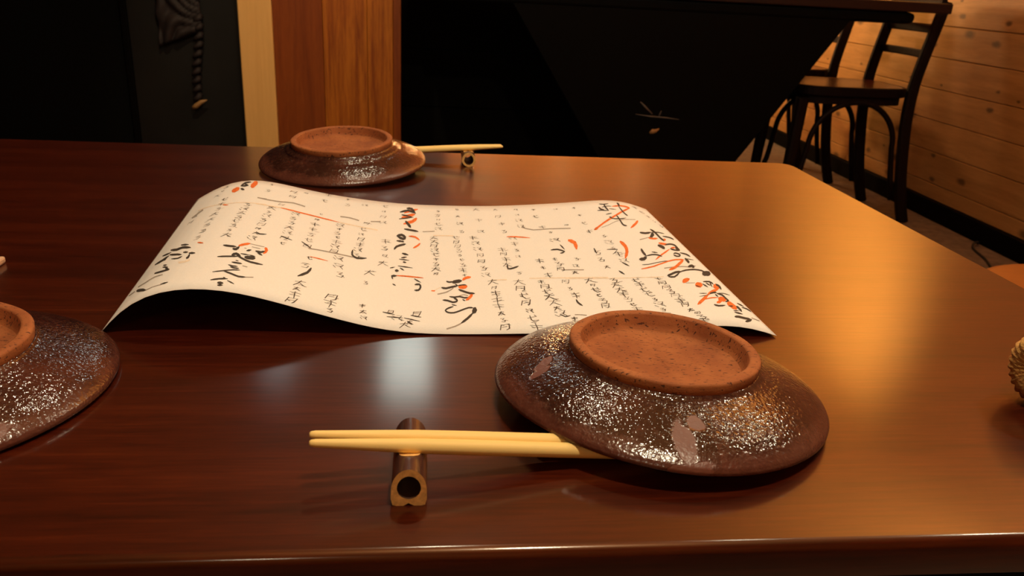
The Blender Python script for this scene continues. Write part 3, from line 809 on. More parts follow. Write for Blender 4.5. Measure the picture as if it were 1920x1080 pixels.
INK = [
('k',[8800,9561,8808,9606,8831,9500,8849,9599,8884,9473,8900,9573,8953,9497,8967,9599,9018,9582,9023,9614]),
('k',[8889,9494,8909,9531,8869,9311,8912,9396,8861,9099,8904,9198,8864,8880,8906,8989,8882,8751,8895,8785]),
('k',[8727,9194,8746,9246,8720,9023,8763,9147,8734,8870,8773,9022,8767,8826,8797,8999,8805,8887,8813,8939]),
('k',[8647,8825,8653,8866,8684,8811,8698,8903,8740,8811,8755,8904,8809,8779,8826,8873,8873,8778,8878,8807]),
('k',[8799,9167,8803,9201,8853,9206,8862,9284,8920,9261,8932,9341,8977,9255,8993,9340,9026,9269,9032,9301]),
('k',[8926,8990,8932,9021,8993,8927,9008,9000,9071,8915,9077,8946]),
('k',[8763,8374,8769,8419,8835,8411,8847,8509,8914,8509,8918,8538]),
('k',[9228,9734,9254,9814,9218,9590,9274,9758,9218,9480,9272,9603,9202,9375,9246,9421,9197,9282,9209,9287]),
('k',[9194,9262,9212,9307,9176,9003,9214,9102,9168,8729,9206,8832,9170,8532,9207,8640,9176,8378,9212,8492,9188,8275,9224,8395,9211,8258,9222,8295]),
('k',[8959,8261,8977,8304,8946,8047,8984,8136,8940,7805,8977,7884,8928,7569,8964,7639,8919,7362,8955,7438,8921,7247,8957,7346,8933,7180,8965,7302,8958,7134,8989,7268,8992,7164,9001,7205]),
('k',[8799,7946,8808,7992,8860,7869,8880,7973,8948,7831,8966,7938,9046,7890,9063,7999,9130,7995,9135,8028]),
('k',[8779,8083,8795,8153,8791,7995,8827,8150,8825,8004,8836,8050]),
('o',[9042,9250,9054,9326,9129,9262,9156,9432,9245,9342,9280,9530,9321,9334,9361,9522,9375,9287,9426,9502,9411,9251,9464,9462,9446,9284,9463,9346]),
('o',[9466,9369,9455,9273,9337,9129,9317,8937,9186,8822,9170,8640,9077,8597,9067,8432,8977,8385,8968,8224,8883,8208,8875,8051,8787,8029,8780,7875,8681,7830,8676,7681,8578,7634,8575,7491,8491,7452,8490,7313,8415,7292,8414,7153,8343,7159,8340,7017,8289,7016,8288,6973]),
('g',[8465,7120,8469,7170,8542,7198,8546,7248,8645,7317,8649,7366,8744,7470,8747,7519,8847,7628,8852,7680,8946,7726,8953,7781,9053,7806,9063,7865,9190,7846,9202,7911,9309,7899,9322,7964]),
('o',[9344,7869,9356,7825,9294,7746,9314,7627,9229,7540,9234,7378,9122,7271,9120,7091,9032,7002,9031,6948]),
('o',[8397,7204,8392,7098,8345,7181,8335,6948,8287,7011,8284,6941]),
('k',[9130,6521,9150,6606,9159,6431,9206,6634,9225,6426,9266,6631,9312,6503,9348,6704,9399,6663,9411,6729]),
('k',[9401,6676,9409,6717,9481,6738,9501,6829,9583,6823,9609,6929,9669,6868,9697,6976,9737,6913,9748,6951]),
('k',[9446,7020,9473,7106,9453,6863,9513,7051,9476,6702,9537,6876,9476,6465,9536,6625,9474,6218,9533,6380,9486,6034,9545,6201,9519,5972,9536,6022]),
('k',[9360,6527,9411,6681,9339,6401,9453,6708,9359,6472,9416,6433,9334,6426,9326,6186,9279,6227,9274,6150]),
('g',[9282,6225,9271,6152,9140,6044,9130,5976,9010,5907,9001,5841]),
('k',[9606,6500,9624,6574,9678,6509,9722,6675,9770,6549,9820,6726,9816,6504,9872,6688,9860,6511,9878,6565]),
('o',[9213,6052,9231,6126,9243,5987,9282,6152,9297,5976,9334,6141,9357,6011,9392,6183,9421,6129,9432,6183]),
('o',[9537,6145,9558,6230,9547,6096,9601,6295,9561,6108,9626,6263,9565,6152,9565,6048,9536,6046,9533,6008]),
('o',[9328,5632,9352,5728,9361,5551,9421,5784,9423,5547,9485,5788,9465,5552,9527,5794,9514,5641,9532,5714]),
('k',[9261,5404,9293,5519,9270,5291,9344,5543,9300,5229,9378,5470,9310,5144,9393,5368,9341,5138,9365,5200]),
('k',[9441,5555,9454,5625,9506,5614,9537,5774,9588,5715,9633,5905,9644,5755,9699,5954,9678,5735,9740,5928,9683,5642,9748,5813,9677,5509,9741,5675,9678,5376,9741,5544,9700,5333,9719,5382]),
('k',[9684,5678,9734,5792,9630,5417,9740,5664,9645,5312,9678,5384]),
('k',[9482,5264,9502,5332,9501,5193,9544,5343,9548,5169,9589,5324,9620,5210,9665,5382,9703,5332,9716,5383]),
('o',[9517,5357,9534,5434,9572,5375,9615,5563,9662,5538,9675,5597]),
('o',[9467,5256,9463,5204,9338,5004,9331,4897,9189,4700,9185,4599,9061,4436,9060,4343,8968,4208,8968,4181]),
('k',[9447,4808,9452,4854,9473,4840,9491,4955,9506,4889,9539,5024,9539,4875,9580,5010,9562,4831,9610,4967,9560,4784,9603,4859,9562,4785,9554,4692,9530,4742,9502,4614,9490,4715,9453,4583,9467,4757,9425,4630,9437,4768,9424,4730]),
('k',[9636,5065,9656,5136,9692,5044,9738,5204,9764,5048,9817,5215,9791,4974,9851,5144,9824,4957,9842,5006]),
('k',[8869,5088,8892,5120,8844,4939,8896,5017,8834,4767,8886,4862,8833,4589,8885,4696,8852,4491,8868,4523]),
('k',[8847,4498,8857,4433,8813,4461,8824,4289,8787,4401,8762,4167,8747,4393,8703,4150,8692,4319,8677,4246]),
('k',[8857,4485,8863,4529,8912,4505,8926,4604,8982,4552,9002,4658,9035,4560,9059,4667,9078,4539,9106,4643,9111,4477,9141,4577,9142,4450,9152,4480]),
('k',[9023,4806,9033,4851,9067,4750,9091,4849,9126,4756,9133,4785]),
('o',[8581,3547,8587,3588,8684,3573,8698,3664,8832,3669,8844,3761,8995,3842,9007,3935,9159,4035,9173,4134,9290,4180,9309,4288,9396,4278,9423,4402,9493,4351,9525,4479,9568,4425,9578,4463]),
('k',[8657,3862,8661,3883,8696,3837,8704,3884,8767,3843,8775,3891,8884,3915,8892,3963,9009,4005,9018,4055,9105,4066,9115,4116,9174,4118,9178,4140]),
('o',[9536,4409,9533,4333,9466,4290,9460,4125,9371,4072,9369,3917,9292,3894,9290,3739,9217,3737,9202,3558,9132,3614,9110,3428,9059,3473,9051,3416]),
('g',[8985,3524,8999,3596,9061,3566,9075,3638,9163,3615,9178,3692,9284,3685,9301,3765,9394,3747,9416,3837,9457,3786,9481,3877,9488,3796,9512,3887]),
('k',[9613,4587,9652,4687,9591,4432,9677,4651,9591,4317,9677,4526,9584,4217,9669,4412,9606,4206,9632,4263]),
('k',[9658,4608,9669,4648,9732,4620,9758,4708,9826,4696,9837,4730]),
('k',[9492,3793,9508,3890,9536,3820,9579,4051,9578,3880,9664,4175,9578,3831,9682,4087,9606,3826,9637,3895]),
('k',[9494,3815,9506,3868,9586,3888,9617,4020,9713,4089,9723,4130]),
('k',[8928,2985,8935,3047,8955,2980,8971,3122,9003,3041,9018,3181,9062,3124,9078,3266,9121,3196,9147,3349,9186,3233,9221,3402,9254,3321,9265,3372]),
('k',[8932,2934,8945,2982,8965,2870,8991,2984,9033,2888,9047,2994,9131,3063,9133,3151,9217,3280,9217,3305]),
('k',[9223,3312,9231,3359,9287,3364,9306,3470,9377,3458,9403,3579,9478,3562,9508,3688,9574,3639,9612,3781,9665,3704,9709,3855,9731,3723,9781,3875,9754,3666,9810,3816,9777,3647,9794,3689]),
('k',[9658,3377,9706,3585,9686,3333,9804,3814,9744,3406,9900,3949,9777,3410,9965,3985,9872,3601,9931,3775]),
('o',[9118,2638,9121,2692,9147,2656,9157,2784,9185,2714,9208,2864,9227,2751,9260,2910,9275,2830,9285,2879]),
('o',[9093,2564,9114,2663,9105,2514,9144,2732,9147,2551,9174,2758,9217,2659,9237,2860,9284,2831,9290,2891]),
('g',[9135,2505,9143,2542,9223,2534,9232,2574,9314,2573,9323,2613]),
('o',[9283,2440,9335,2595,9270,2314,9384,2665,9302,2282,9407,2650,9347,2290,9445,2672,9417,2445,9447,2563]),
('k',[9275,2382,9286,2416,9300,2317,9325,2393,9340,2300,9348,2323]),
('k',[9507,2753,9520,2805,9569,2780,9603,2906,9649,2844,9694,2984,9671,2780,9723,2910,9693,2737,9708,2773]),
('k',[9446,2569,9463,2615,9461,2449,9499,2549,9499,2392,9511,2421]),
('k',[9542,2708,9558,2750,9551,2603,9588,2698,9582,2556,9595,2588]),
('k',[9641,2818,9660,2855,9605,2614,9648,2696,9597,2465,9609,2489]),
('o',[9638,2549,9707,2760,9623,2426,9783,2895,9641,2421,9822,2863,9633,2363,9807,2703,9676,2382,9726,2471]),
('k',[9742,2768,9772,2853,9746,2699,9818,2895,9764,2656,9842,2840,9752,2531,9827,2685,9760,2455,9781,2495]),
('o',[9696,2460,9678,2366,9622,2376,9585,2176,9519,2209,9496,2039,9419,2026,9405,1874,9344,1843,9341,1801]),
('k',[9401,1895,9410,1945,9441,1927,9464,2041,9495,1994,9523,2115,9533,2022,9567,2148,9573,2080,9584,2119]),
('o',[9352,1855,9353,1795,9264,1713,9267,1581,9161,1502,9162,1369,9078,1350,9077,1215,9016,1192,9016,1152]),
('o',[9187,1460,9192,1490,9246,1507,9259,1575,9328,1582,9344,1653,9421,1647,9441,1727,9509,1735,9515,1759]),
('k',[9212,1857,9218,1881,9279,1864,9292,1916,9354,1903,9358,1921]),
('k',[9159,1642,9162,1660,9261,1718,9270,1761,9371,1822,9374,1840]),
('k',[9501,1931,9518,1971,9497,1826,9536,1913,9517,1775,9529,1801]),
('k',[9553,2009,9570,2062,9582,1964,9629,2101,9628,1945,9680,2077,9636,1851,9689,1971,9635,1736,9688,1854,9643,1643,9695,1763,9667,1621,9683,1657]),
('k',[9570,2032,9576,2054,9631,2081,9647,2138,9713,2149,9731,2209,9780,2151,9802,2214,9840,2167,9850,2194]),
('o',[9468,1593,9511,1740,9478,1516,9578,1844,9515,1519,9633,1866,9532,1487,9665,1833,9587,1558,9630,1666]),
('o',[9367,1304,9385,1396,9426,1334,9468,1548,9513,1501,9526,1566]),
('k',[9675,1677,9662,1622,9633,1641,9605,1518,9575,1532,9568,1499]),
('o',[9577,1437,9642,1591,9554,1300,9695,1631,9567,1213,9710,1543,9580,1085,9726,1413,9642,1090,9686,1187]),
('k',[9286,1189,9302,1235,9301,1126,9336,1228,9344,1098,9373,1202,9418,1143,9447,1256,9496,1243,9504,1277]),
('k',[9545,1221,9557,1262,9589,1227,9620,1332,9658,1315,9668,1347]),
('k',[9554,960,9563,991,9608,983,9630,1059,9680,1065,9687,1088]),
('k',[9816,1636,9838,1692,9847,1542,9896,1665,9908,1524,9923,1561]),
('k',[9715,1357,9743,1422,9705,1273,9768,1415,9711,1205,9774,1338,9705,1092,9768,1216,9720,1034,9738,1070]),
('k',[9825,1383,9841,1429,9860,1374,9897,1476,9909,1375,9950,1477,9936,1312,9978,1410,9966,1278,9979,1307]),
('k',[9545,869,9563,920,9597,816,9643,946,9683,859,9697,898]),
('k',[9456,552,9473,616,9475,535,9517,679,9516,553,9564,699,9562,537,9619,696,9617,529,9676,696,9679,551,9737,718,9746,631,9763,681]),
('k',[9577,348,9595,419,9612,358,9653,520,9674,438,9708,590,9731,529,9753,663,9777,643,9783,681]),
('g',[9800,749,9830,825,9864,722,9895,797,9928,694,9959,770]),
('k',[5145,3064,5151,3108,5163,3007,5174,3105,5195,2981,5201,3082,5235,2999,5236,3099,5266,3059,5266,3088]),
('k',[5245,2964,5244,3065,5273,2928,5273,3155,5313,2961,5315,3191,5366,2995,5369,3227,5412,3103,5413,3173]),
('o',[5429,3147,5420,3208,5460,3181,5444,3326,5494,3255,5489,3420,5539,3291,5542,3465,5581,3372,5583,3425]),
('k',[5048,2632,5054,2688,5075,2566,5086,2691,5121,2546,5125,2672,5171,2591,5169,2714,5221,2647,5220,2771,5274,2681,5276,2808,5317,2749,5318,2788]),
('k',[5283,2883,5290,2918,5299,2805,5315,2884,5325,2776,5330,2800]),
('k',[5318,2769,5318,2806,5358,2776,5359,2859,5405,2806,5408,2889,5442,2810,5447,2894,5472,2836,5473,2861]),
('o',[5330,2672,5339,2791,5358,2589,5376,2852,5403,2584,5414,2848,5449,2614,5451,2873,5482,2734,5482,2811]),
('o',[4876,2421,4878,2453,4896,2393,4900,2466,4921,2388,4923,2461,4935,2399,4933,2470,4942,2435,4940,2455]),
('p',[4944,2463,4940,2501,4989,2561,4985,2599,5035,2658,5031,2697]),
('g',[4971,2197,4970,2267,5026,2237,5025,2308,5094,2297,5092,2367,5149,2381,5145,2447,5196,2472,5189,2534,5230,2560,5221,2618,5251,2626,5241,2681]),
('k',[5321,2518,5328,2571,5354,2429,5370,2547,5402,2359,5419,2477,5445,2298,5461,2416,5490,2249,5503,2370,5538,2232,5547,2355,5577,2273,5579,2310]),
('o',[5521,2272,5538,2238,5499,2225,5532,2133,5479,2139,5503,2014,5437,2030,5455,1890,5403,1887,5409,1845]),
('k',[5153,2065,5157,2106,5187,2022,5194,2114,5233,2008,5237,2100,5277,2030,5279,2121,5316,2046,5322,2138,5349,2014,5360,2103,5384,1977,5392,2068,5423,1982,5426,2073,5452,2027,5453,2055]),
('k',[5212,2016,5220,2057,5231,1929,5250,2017,5252,1861,5275,1934,5255,1840,5281,1840,5253,1837,5264,1751,5230,1805,5230,1704,5197,1792,5189,1689,5163,1834,5150,1735,5123,1890,5112,1788,5076,1912,5069,1808,5039,1884,5037,1853]),
('g',[5303,2086,5300,2132,5342,2144,5340,2191,5389,2193,5391,2243,5427,2165,5433,2214,5455,2124,5462,2171]),
('k',[5352,1901,5358,1932,5369,1840,5381,1908,5393,1821,5397,1841]),
('k',[5167,1588,5170,1618,5204,1539,5211,1605,5244,1529,5246,1549]),
('k',[5189,1506,5190,1469,5149,1484,5153,1403,5103,1422,5109,1345,5068,1350,5079,1284,5045,1250,5068,1250,5060,1152,5075,1222,5090,1099,5100,1179,5131,1076,5136,1160,5181,1086,5181,1168,5235,1142,5232,1222,5294,1219,5290,1298,5362,1311,5359,1391,5424,1383,5425,1467,5464,1384,5471,1470,5493,1395,5495,1420]),
('k',[5481,1341,5505,1441,5475,1261,5537,1447,5479,1307,5547,1277,5466,1261,5515,1116,5459,1122,5472,1074]),
('k',[5461,1118,5470,1078,5416,1018,5435,928,5362,861,5379,766,5298,706,5313,608,5251,552,5255,522]),
('g',[5250,569,5256,505,5213,502,5218,438,5160,418,5163,352,5089,341,5092,273,5030,282,5032,214]),
('k',[4421,8915,4416,9012,4502,9002,4495,9223,4596,9112,4602,9343,4679,8993,4698,9210,4751,8915,4758,8977]),
('k',[4565,9399,4566,9513,4612,9353,4619,9607,4661,9329,4687,9558,4693,9129,4732,9296,4731,8965,4744,9009]),
('o',[4509,8864,4504,8949,4585,8973,4575,9166,4674,9150,4667,9351,4752,9262,4748,9469,4809,9405,4808,9468]),
('o',[4452,8314,4446,8444,4527,8368,4514,8660,4614,8521,4604,8820,4686,8624,4678,8928,4736,8801,4734,8893]),
('k',[4450,8653,4454,8744,4551,8527,4561,8728,4658,8518,4661,8578]),
('k',[4397,8187,4396,8258,4545,8294,4543,8453,4694,8489,4694,8538]),
('o',[4753,8493,4771,8396,4710,8392,4745,8153,4659,8203,4679,7921,4561,8025,4573,7730,4476,7777,4479,7688]),
('k',[4514,8011,4532,8098,4528,7819,4569,8006,4558,7642,4600,7819,4584,7467,4627,7631,4618,7384,4631,7432]),
('k',[4488,7193,4491,7275,4551,7118,4560,7299,4633,7076,4642,7255,4707,7021,4718,7199,4766,7038,4770,7091]),
('k',[4340,6439,4334,6535,4387,6472,4377,6696,4431,6531,4439,6768,4459,6465,4490,6665,4474,6390,4520,6491,4475,6407,4507,6258,4468,6389,4459,6159,4417,6466,4396,6246,4356,6490,4350,6424]),
('k',[4334,6025,4336,6107,4395,5968,4401,6149,4460,6019,4462,6073]),
('k',[4412,6028,4416,6102,4441,5958,4451,6122,4475,5990,4478,6039]),
('k',[4292,5257,4279,5293,4317,5351,4289,5448,4342,5482,4323,5617,4383,5576,4373,5737,4431,5654,4423,5821,4476,5716,4470,5886,4507,5816,4506,5867]),
('k',[4426,4990,4432,5070,4479,4895,4491,5071,4540,4910,4543,4963]),
('k',[4412,4622,4410,4680,4461,4638,4458,4768,4510,4735,4509,4775]),
('k',[4372,4516,4374,4558,4460,4475,4463,4568,4550,4492,4551,4520]),
('o',[4579,6554,4581,6625,4627,6507,4634,6663,4685,6470,4700,6618,4730,6334,4752,6464,4772,6242,4779,6279]),
('o',[4772,6021,4783,5976,4746,5949,4768,5841,4717,5828,4733,5700,4670,5705,4683,5567,4633,5558,4637,5517]),
('k',[4436,4324,4440,4382,4463,4267,4471,4396,4495,4291,4498,4329]),
('k',[4347,3989,4348,4029,4472,3937,4476,4026,4600,3935,4601,3961]),
('k',[4380,3849,4386,3890,4412,3745,4425,3835,4452,3698,4455,3724]),
('k',[4294,3594,4297,3688,4325,3539,4331,3748,4359,3613,4361,3675]),
('k',[4210,3765,4209,3798,4254,3799,4252,3871,4297,3877,4296,3899]),
('k',[4231,3180,4231,3259,4277,3155,4277,3331,4322,3239,4323,3292]),
('k',[4233,3181,4243,3205,4237,3070,4260,3123,4255,2993,4262,3009]),
('o',[4322,3277,4323,3314,4412,3272,4414,3355,4532,3279,4535,3362,4665,3255,4668,3337,4772,3253,4773,3278]),
('k',[4250,2669,4253,2702,4274,2607,4283,2681,4305,2591,4307,2613]),
('k',[4613,3152,4619,3190,4663,3012,4676,3095,4721,2926,4724,2950]),
('k',[4616,2746,4615,2800,4653,2746,4653,2869,4686,2759,4699,2878,4693,2711,4722,2765,4694,2633,4723,2622,4683,2549,4706,2485,4666,2483,4675,2375,4635,2468,4633,2349,4603,2431,4602,2395]),
('k',[1525,2977,1518,3047,1574,2917,1559,3071,1632,2895,1618,3050,1693,2887,1679,3037,1735,2943,1730,2988]),
('k',[1692,2760,1689,2841,1723,2683,1710,2866,1761,2692,1731,2862,1782,2826,1744,2958,1779,2994,1767,3030]),
('o',[1758,3024,1747,3094,1797,3058,1772,3216,1838,3149,1815,3311,1882,3217,1861,3382,1910,3330,1904,3378]),
('g',[1910,3312,1908,3358,1996,3292,1993,3338,2087,3272,2084,3318,2121,3277,2118,3323,2133,3283,2130,3329]),
('g',[1954,3107,1952,3153,2022,3089,2020,3134,2090,3072,2088,3117]),
('g',[1858,2919,1855,2971,1875,2909,1872,2962,1891,2904,1888,2955]),
('k',[1911,2736,1902,2798,1948,2756,1929,2895,1973,2864,1968,2906]),
('k',[2035,2830,2033,2896,2078,2772,2070,2919,2126,2778,2114,2921,2160,2850,2140,2982,2173,2965,2166,3002]),
('k',[2074,2734,2075,2790,2118,2639,2119,2764,2162,2624,2163,2661]),
('o',[2143,3195,2149,3285,2160,3096,2181,3271,2168,3091,2214,3084,2159,2984,2203,2864,2159,2801,2171,2761]),
('k',[1545,2108,1539,2156,1611,2101,1598,2208,1694,2138,1682,2241,1785,2191,1773,2296,1855,2270,1851,2301]),
('k',[1740,2275,1725,2342,1768,2308,1737,2469,1791,2362,1775,2541,1827,2308,1827,2473,1865,2288,1866,2335]),
('k',[1808,2328,1810,2378,1841,2223,1843,2336,1894,2126,1894,2243,1963,2035,1962,2154,2046,1958,2042,2079,2149,1940,2143,2061,2231,1988,2229,2025]),
('k',[1847,2468,1844,2510,1917,2438,1910,2530,1982,2472,1980,2499]),
('k',[1931,2233,1923,2342,1976,2175,1957,2418,2024,2186,2005,2429,2065,2199,2046,2443,2089,2296,2084,2369]),
('k',[1982,2465,1980,2506,2030,2424,2025,2516,2075,2440,2074,2467]),
('k',[1790,1806,1786,1852,1833,1769,1825,1870,1881,1758,1873,1857,1919,1758,1911,1857,1943,1793,1941,1823]),
('k',[1830,1962,1828,1993,1854,1929,1850,1997,1876,1940,1875,1960]),
('k',[1764,1604,1762,1639,1795,1558,1791,1635,1835,1532,1829,1611,1876,1531,1868,1610,1904,1570,1901,1594]),
('k',[1805,1487,1804,1524,1834,1437,1830,1520,1870,1410,1864,1494,1909,1417,1902,1500,1937,1459,1935,1484]),
('g',[1964,1658,1961,1710,2002,1645,1999,1697,2039,1631,2036,1683]),
('k',[1610,1057,1605,1089,1677,1089,1667,1156,1754,1172,1744,1240,1813,1233,1803,1301,1866,1279,1858,1349,1922,1315,1915,1384,1962,1362,1960,1382]),
('k',[1752,1167,1750,1214,1810,1079,1806,1182,1880,1006,1877,1107,1935,949,1933,1050,1989,909,1983,1011,2044,922,2034,1025,2081,983,2077,1014]),
('g',[2081,974,2077,1023,2133,1019,2128,1067,2184,1065,2180,1113]),
('k',[1652,534,1645,574,1701,565,1687,651,1760,631,1747,719,1820,663,1809,753,1864,712,1861,739]),
('k',[1793,770,1794,807,1815,710,1815,792,1836,701,1837,726]),
('k',[1762,390,1754,468,1807,344,1788,519,1840,408,1834,460]),
('k',[1779,260,1773,311,1817,243,1803,358,1847,298,1843,333]),
('k',[1868,602,1868,634,1924,513,1924,584,1979,470,1979,491]),
('k',[557,3590,526,3739,660,3327,602,3616,748,3193,689,3469,805,3173,742,3454,857,3165,810,3410,946,3056,912,3273,1014,3014,1005,3078]),
('k',[750,3601,731,3705,855,3394,819,3598,921,3379,911,3437]),
('o',[546,3643,521,3766,662,3347,621,3569,730,3266,719,3332]),
('k',[419,3473,380,3617,546,3292,486,3531,633,3269,618,3330]),
('k',[643,3049,624,3148,723,2871,682,3087,811,2714,772,2927,886,2605,857,2781,931,2592,922,2645]),
('k',[371,2966,322,3136,478,2822,397,3112,564,2809,488,3083,629,2847,555,3118,644,3003,628,3063]),
('k',[551,2852,501,3040,626,2701,516,3120,631,2818,600,2936]),
('k',[770,2523,758,2584,850,2368,828,2485,919,2309,895,2424,957,2343,929,2457,967,2433,959,2467]),
('k',[933,2741,919,2822,991,2637,960,2817,1029,2645,1020,2699]),
('k',[1057,2519,1044,2602,1120,2438,1091,2622,1165,2472,1156,2527]),
('k',[1077,2133,1061,2204,1100,2107,1063,2260,1113,2167,1072,2291,1108,2309,1067,2404,1086,2465,1074,2491]),
('p',[1002,1865,967,2046,1053,1834,1020,2006,1107,1842,1075,1999,1144,1888,1110,2043,1168,1934,1133,2088]),
('o',[1089,3336,1083,3384,1140,3250,1127,3356,1183,3231,1179,3262]),
('k',[712,2035,696,2115,792,1866,756,2043,845,1821,837,1865]),
('k',[686,2218,672,2285,740,2112,709,2260,775,2098,765,2142]),
('k',[624,1780,595,1894,698,1674,653,1858,772,1607,728,1791,826,1555,783,1739,864,1543,830,1692,899,1540,866,1687,912,1589,903,1633]),
('k',[815,1735,793,1858,865,1603,826,1839,887,1629,876,1697]),
('g',[393,1447,319,1682,481,1393,435,1545,581,1357,535,1511,651,1375,618,1490,710,1407,682,1516,795,1340,769,1448,858,1288,839,1374]),
('k',[464,1032,412,1214,550,832,443,1222,626,694,531,1063,692,582,637,837,730,565,715,640]),
('g',[733,563,711,642,794,549,773,629,864,553,848,614,928,549,913,611,979,536,964,599]),
('k',[957,568,944,620,1022,528,995,644,1065,579,1059,609]),
('g',[216,1373,134,1617,302,1290,244,1469,390,1202,330,1387]),
('o',[1367,8950,1321,9128,1403,9026,1301,9429,1414,9258,1313,9677,1428,9474,1326,9911,1403,9799,1373,9932]),
('o',[1025,8514,979,8768,1073,8457,977,8992,1102,8578,1008,9084,1129,8719,1037,9199,1117,9000,1090,9143]),
('k',[1116,9233,1097,9321,1147,9389,1106,9595,1179,9597,1143,9829,1236,9631,1207,9873,1276,9720,1269,9787]),
('k',[1127,9209,1112,9330,1212,9131,1180,9401,1274,9242,1266,9316]),
('k',[1149,8852,1141,8996,1204,8654,1185,8973,1247,8654,1241,8749]),
('k',[1138,9553,1132,9645,1199,9378,1185,9582,1251,9331,1247,9392]),
('p',[438,7487,405,7643,532,7438,502,7586,664,7346,641,7469,803,7216,782,7338,945,7126,929,7230,1096,7077,1083,7170,1246,7066,1234,7159,1385,7093,1376,7179,1527,7108,1519,7190,1694,7109,1687,7190,1823,7131,1818,7212]),
('o',[1021,6996,1011,7072,1085,6900,1067,7051,1136,6915,1130,6960]),
('g',[1589,7764,1581,7879,1680,7733,1673,7846,1769,7732,1762,7845]),
('g',[433,6717,366,6992,469,6823,411,7063,516,6955,460,7195,566,7067,511,7311,607,7151,551,7398]),
('o',[1070,3354,1062,3414,1127,3267,1109,3400,1172,3263,1167,3303]),
('k',[1895,4374,1897,4409,1920,4276,1922,4362,1963,4211,1958,4305,2026,4247,2018,4341,2077,4333,2074,4361]),
('p',[1631,7055,1622,7178,1805,7037,1797,7157,2018,7058,2012,7178,2211,7087,2206,7207,2356,7112,2351,7233]),
('o',[2093,7107,2091,7161,2231,7055,2227,7175,2413,7034,2411,7154,2593,7016,2591,7135,2787,6991,2786,7109,3026,6946,3026,7062,3218,6937,3219,6971]),
('p',[3218,6897,3218,7011,3383,6875,3384,6988,3594,6842,3596,6952,3806,6811,3808,6920,3970,6781,3973,6888]),
('o',[2869,3383,2869,3421,3018,3360,3018,3445,3168,3387,3168,3412]),
('o',[4290,3271,4291,3309,4411,3262,4413,3347,4557,3264,4560,3348,4674,3252,4677,3336,4759,3269,4760,3295]),
('p',[5050,6711,5054,6812,5245,6717,5249,6818,5440,6716,5446,6817]),
('o',[6487,6660,6491,6711,6559,6629,6569,6741,6666,6613,6678,6724,6809,6544,6823,6655,6934,6515,6938,6548]),
('p',[5900,3151,5906,3225,6037,3163,6043,3237,6174,3172,6181,3247]),
('p',[6570,3249,6577,3314,6831,3241,6838,3306,7142,3220,7151,3284,7361,3201,7370,3266,7553,3180,7563,3244,7759,3142,7769,3205,7912,3108,7923,3171]),
('p',[7182,3171,7189,3220,7357,3142,7364,3191,7583,3104,7590,3152,7784,3075,7791,3123,7984,3046,7992,3093,8180,3012,8189,3059,8384,2978,8393,3025,8641,2947,8650,2994,8851,2938,8861,2986]),
('p',[8310,2995,8320,3048,8534,2954,8544,3007,8759,2920,8770,2974]),
('o',[7630,6119,7657,6249,7662,5952,7726,6228,7699,5827,7776,6018,7684,5583,7758,5652,7684,5346,7705,5358]),
('o',[8587,5765,8619,5853,8584,5538,8657,5719,8594,5320,8667,5456,8579,5122,8646,5179,8549,4918,8602,4891,8489,4667,8530,4589,8447,4429,8458,4401]),
('o',[4568,6559,4571,6615,4612,6508,4617,6632,4658,6533,4660,6571]),
('g',[1602,7753,1594,7882,1706,7696,1699,7823,1835,7665,1828,7793,1940,7679,1932,7805,2045,7723,2037,7849,2157,7826,2150,7953,2273,7907,2268,8036,2406,7862,2405,7989,2511,7792,2511,7918]),
('g',[3223,7526,3221,7645,3306,7556,3305,7675,3412,7566,3413,7685,3514,7506,3517,7622,3592,7439,3597,7554]),
('g',[3827,7538,3826,7637,3923,7610,3921,7710,4019,7677,4018,7777]),
('g',[2812,3947,2809,4036,2877,3983,2875,4072,2972,4023,2970,4113,3077,4046,3077,4135,3207,4061,3207,4150,3400,4073,3401,4161,3565,4074,3566,4162]),
('k',[2930,2629,2946,2602,2908,2478,2943,2401,2883,2277,2910,2158,2820,2067,2842,1930,2769,1851,2775,1809]),
('k',[3542,4694,3557,4688,3527,4496,3560,4506,3534,4249,3563,4332,3575,4089,3591,4230,3637,4021,3639,4174,3727,4087,3724,4236,3804,4221,3803,4266]),
('k',[2664,4391,2667,4435,2757,4179,2764,4275,2853,4031,2855,4059]),
('k',[2307,4435,2306,4477,2406,4347,2406,4440,2505,4317,2505,4345]),
('g',[6863,7535,6877,7624,6950,7379,6963,7468,7078,7230,7089,7320,7231,7233,7240,7323,7410,7267,7420,7357,7646,7245,7658,7335,7840,7216,7852,7305]),
('g',[7195,3789,7204,3857,7392,3756,7402,3824,7588,3720,7598,3787]),
('k',[6286,4356,6299,4355,6261,4166,6291,4181,6259,3953,6285,4047,6310,3932,6317,4051,6370,3987,6372,4103,6431,4064,6432,4178,6480,4174,6480,4208]),
('k',[7165,1814,7178,1831,7155,1709,7184,1755,7160,1586,7188,1651,7185,1472,7210,1549,7217,1417,7224,1440]),
('k',[7202,5365,7207,5420,7257,5362,7270,5484,7327,5365,7345,5486,7395,5271,7418,5385,7431,5189,7462,5235,7404,5193,7398,5080,7343,5105,7341,5070]),
('k',[7431,5793,7444,5828,7441,5565,7469,5641,7468,5387,7476,5410]),
('k',[6800,989,6806,1009,6822,894,6834,939,6860,817,6869,868,6912,840,6916,890,6955,900,6956,915]),
('g',[7019,911,7026,963,7053,909,7061,961,7099,902,7108,953,7152,876,7161,927,7195,851,7204,902]),
('g',[4851,7041,4852,7119,4971,7091,4972,7169,5091,7135,5092,7213]),
('k',[4103,875,4105,906,4192,836,4195,903,4282,828,4283,848]),
('k',[4164,659,4165,685,4282,663,4283,722,4400,700,4401,717]),
('k',[4521,878,4523,908,4598,828,4603,894,4678,812,4680,832]),
('k',[4464,531,4471,570,4492,430,4509,516,4531,383,4536,408]),
('k',[4419,702,4421,728,4536,633,4540,691,4654,593,4655,610]),
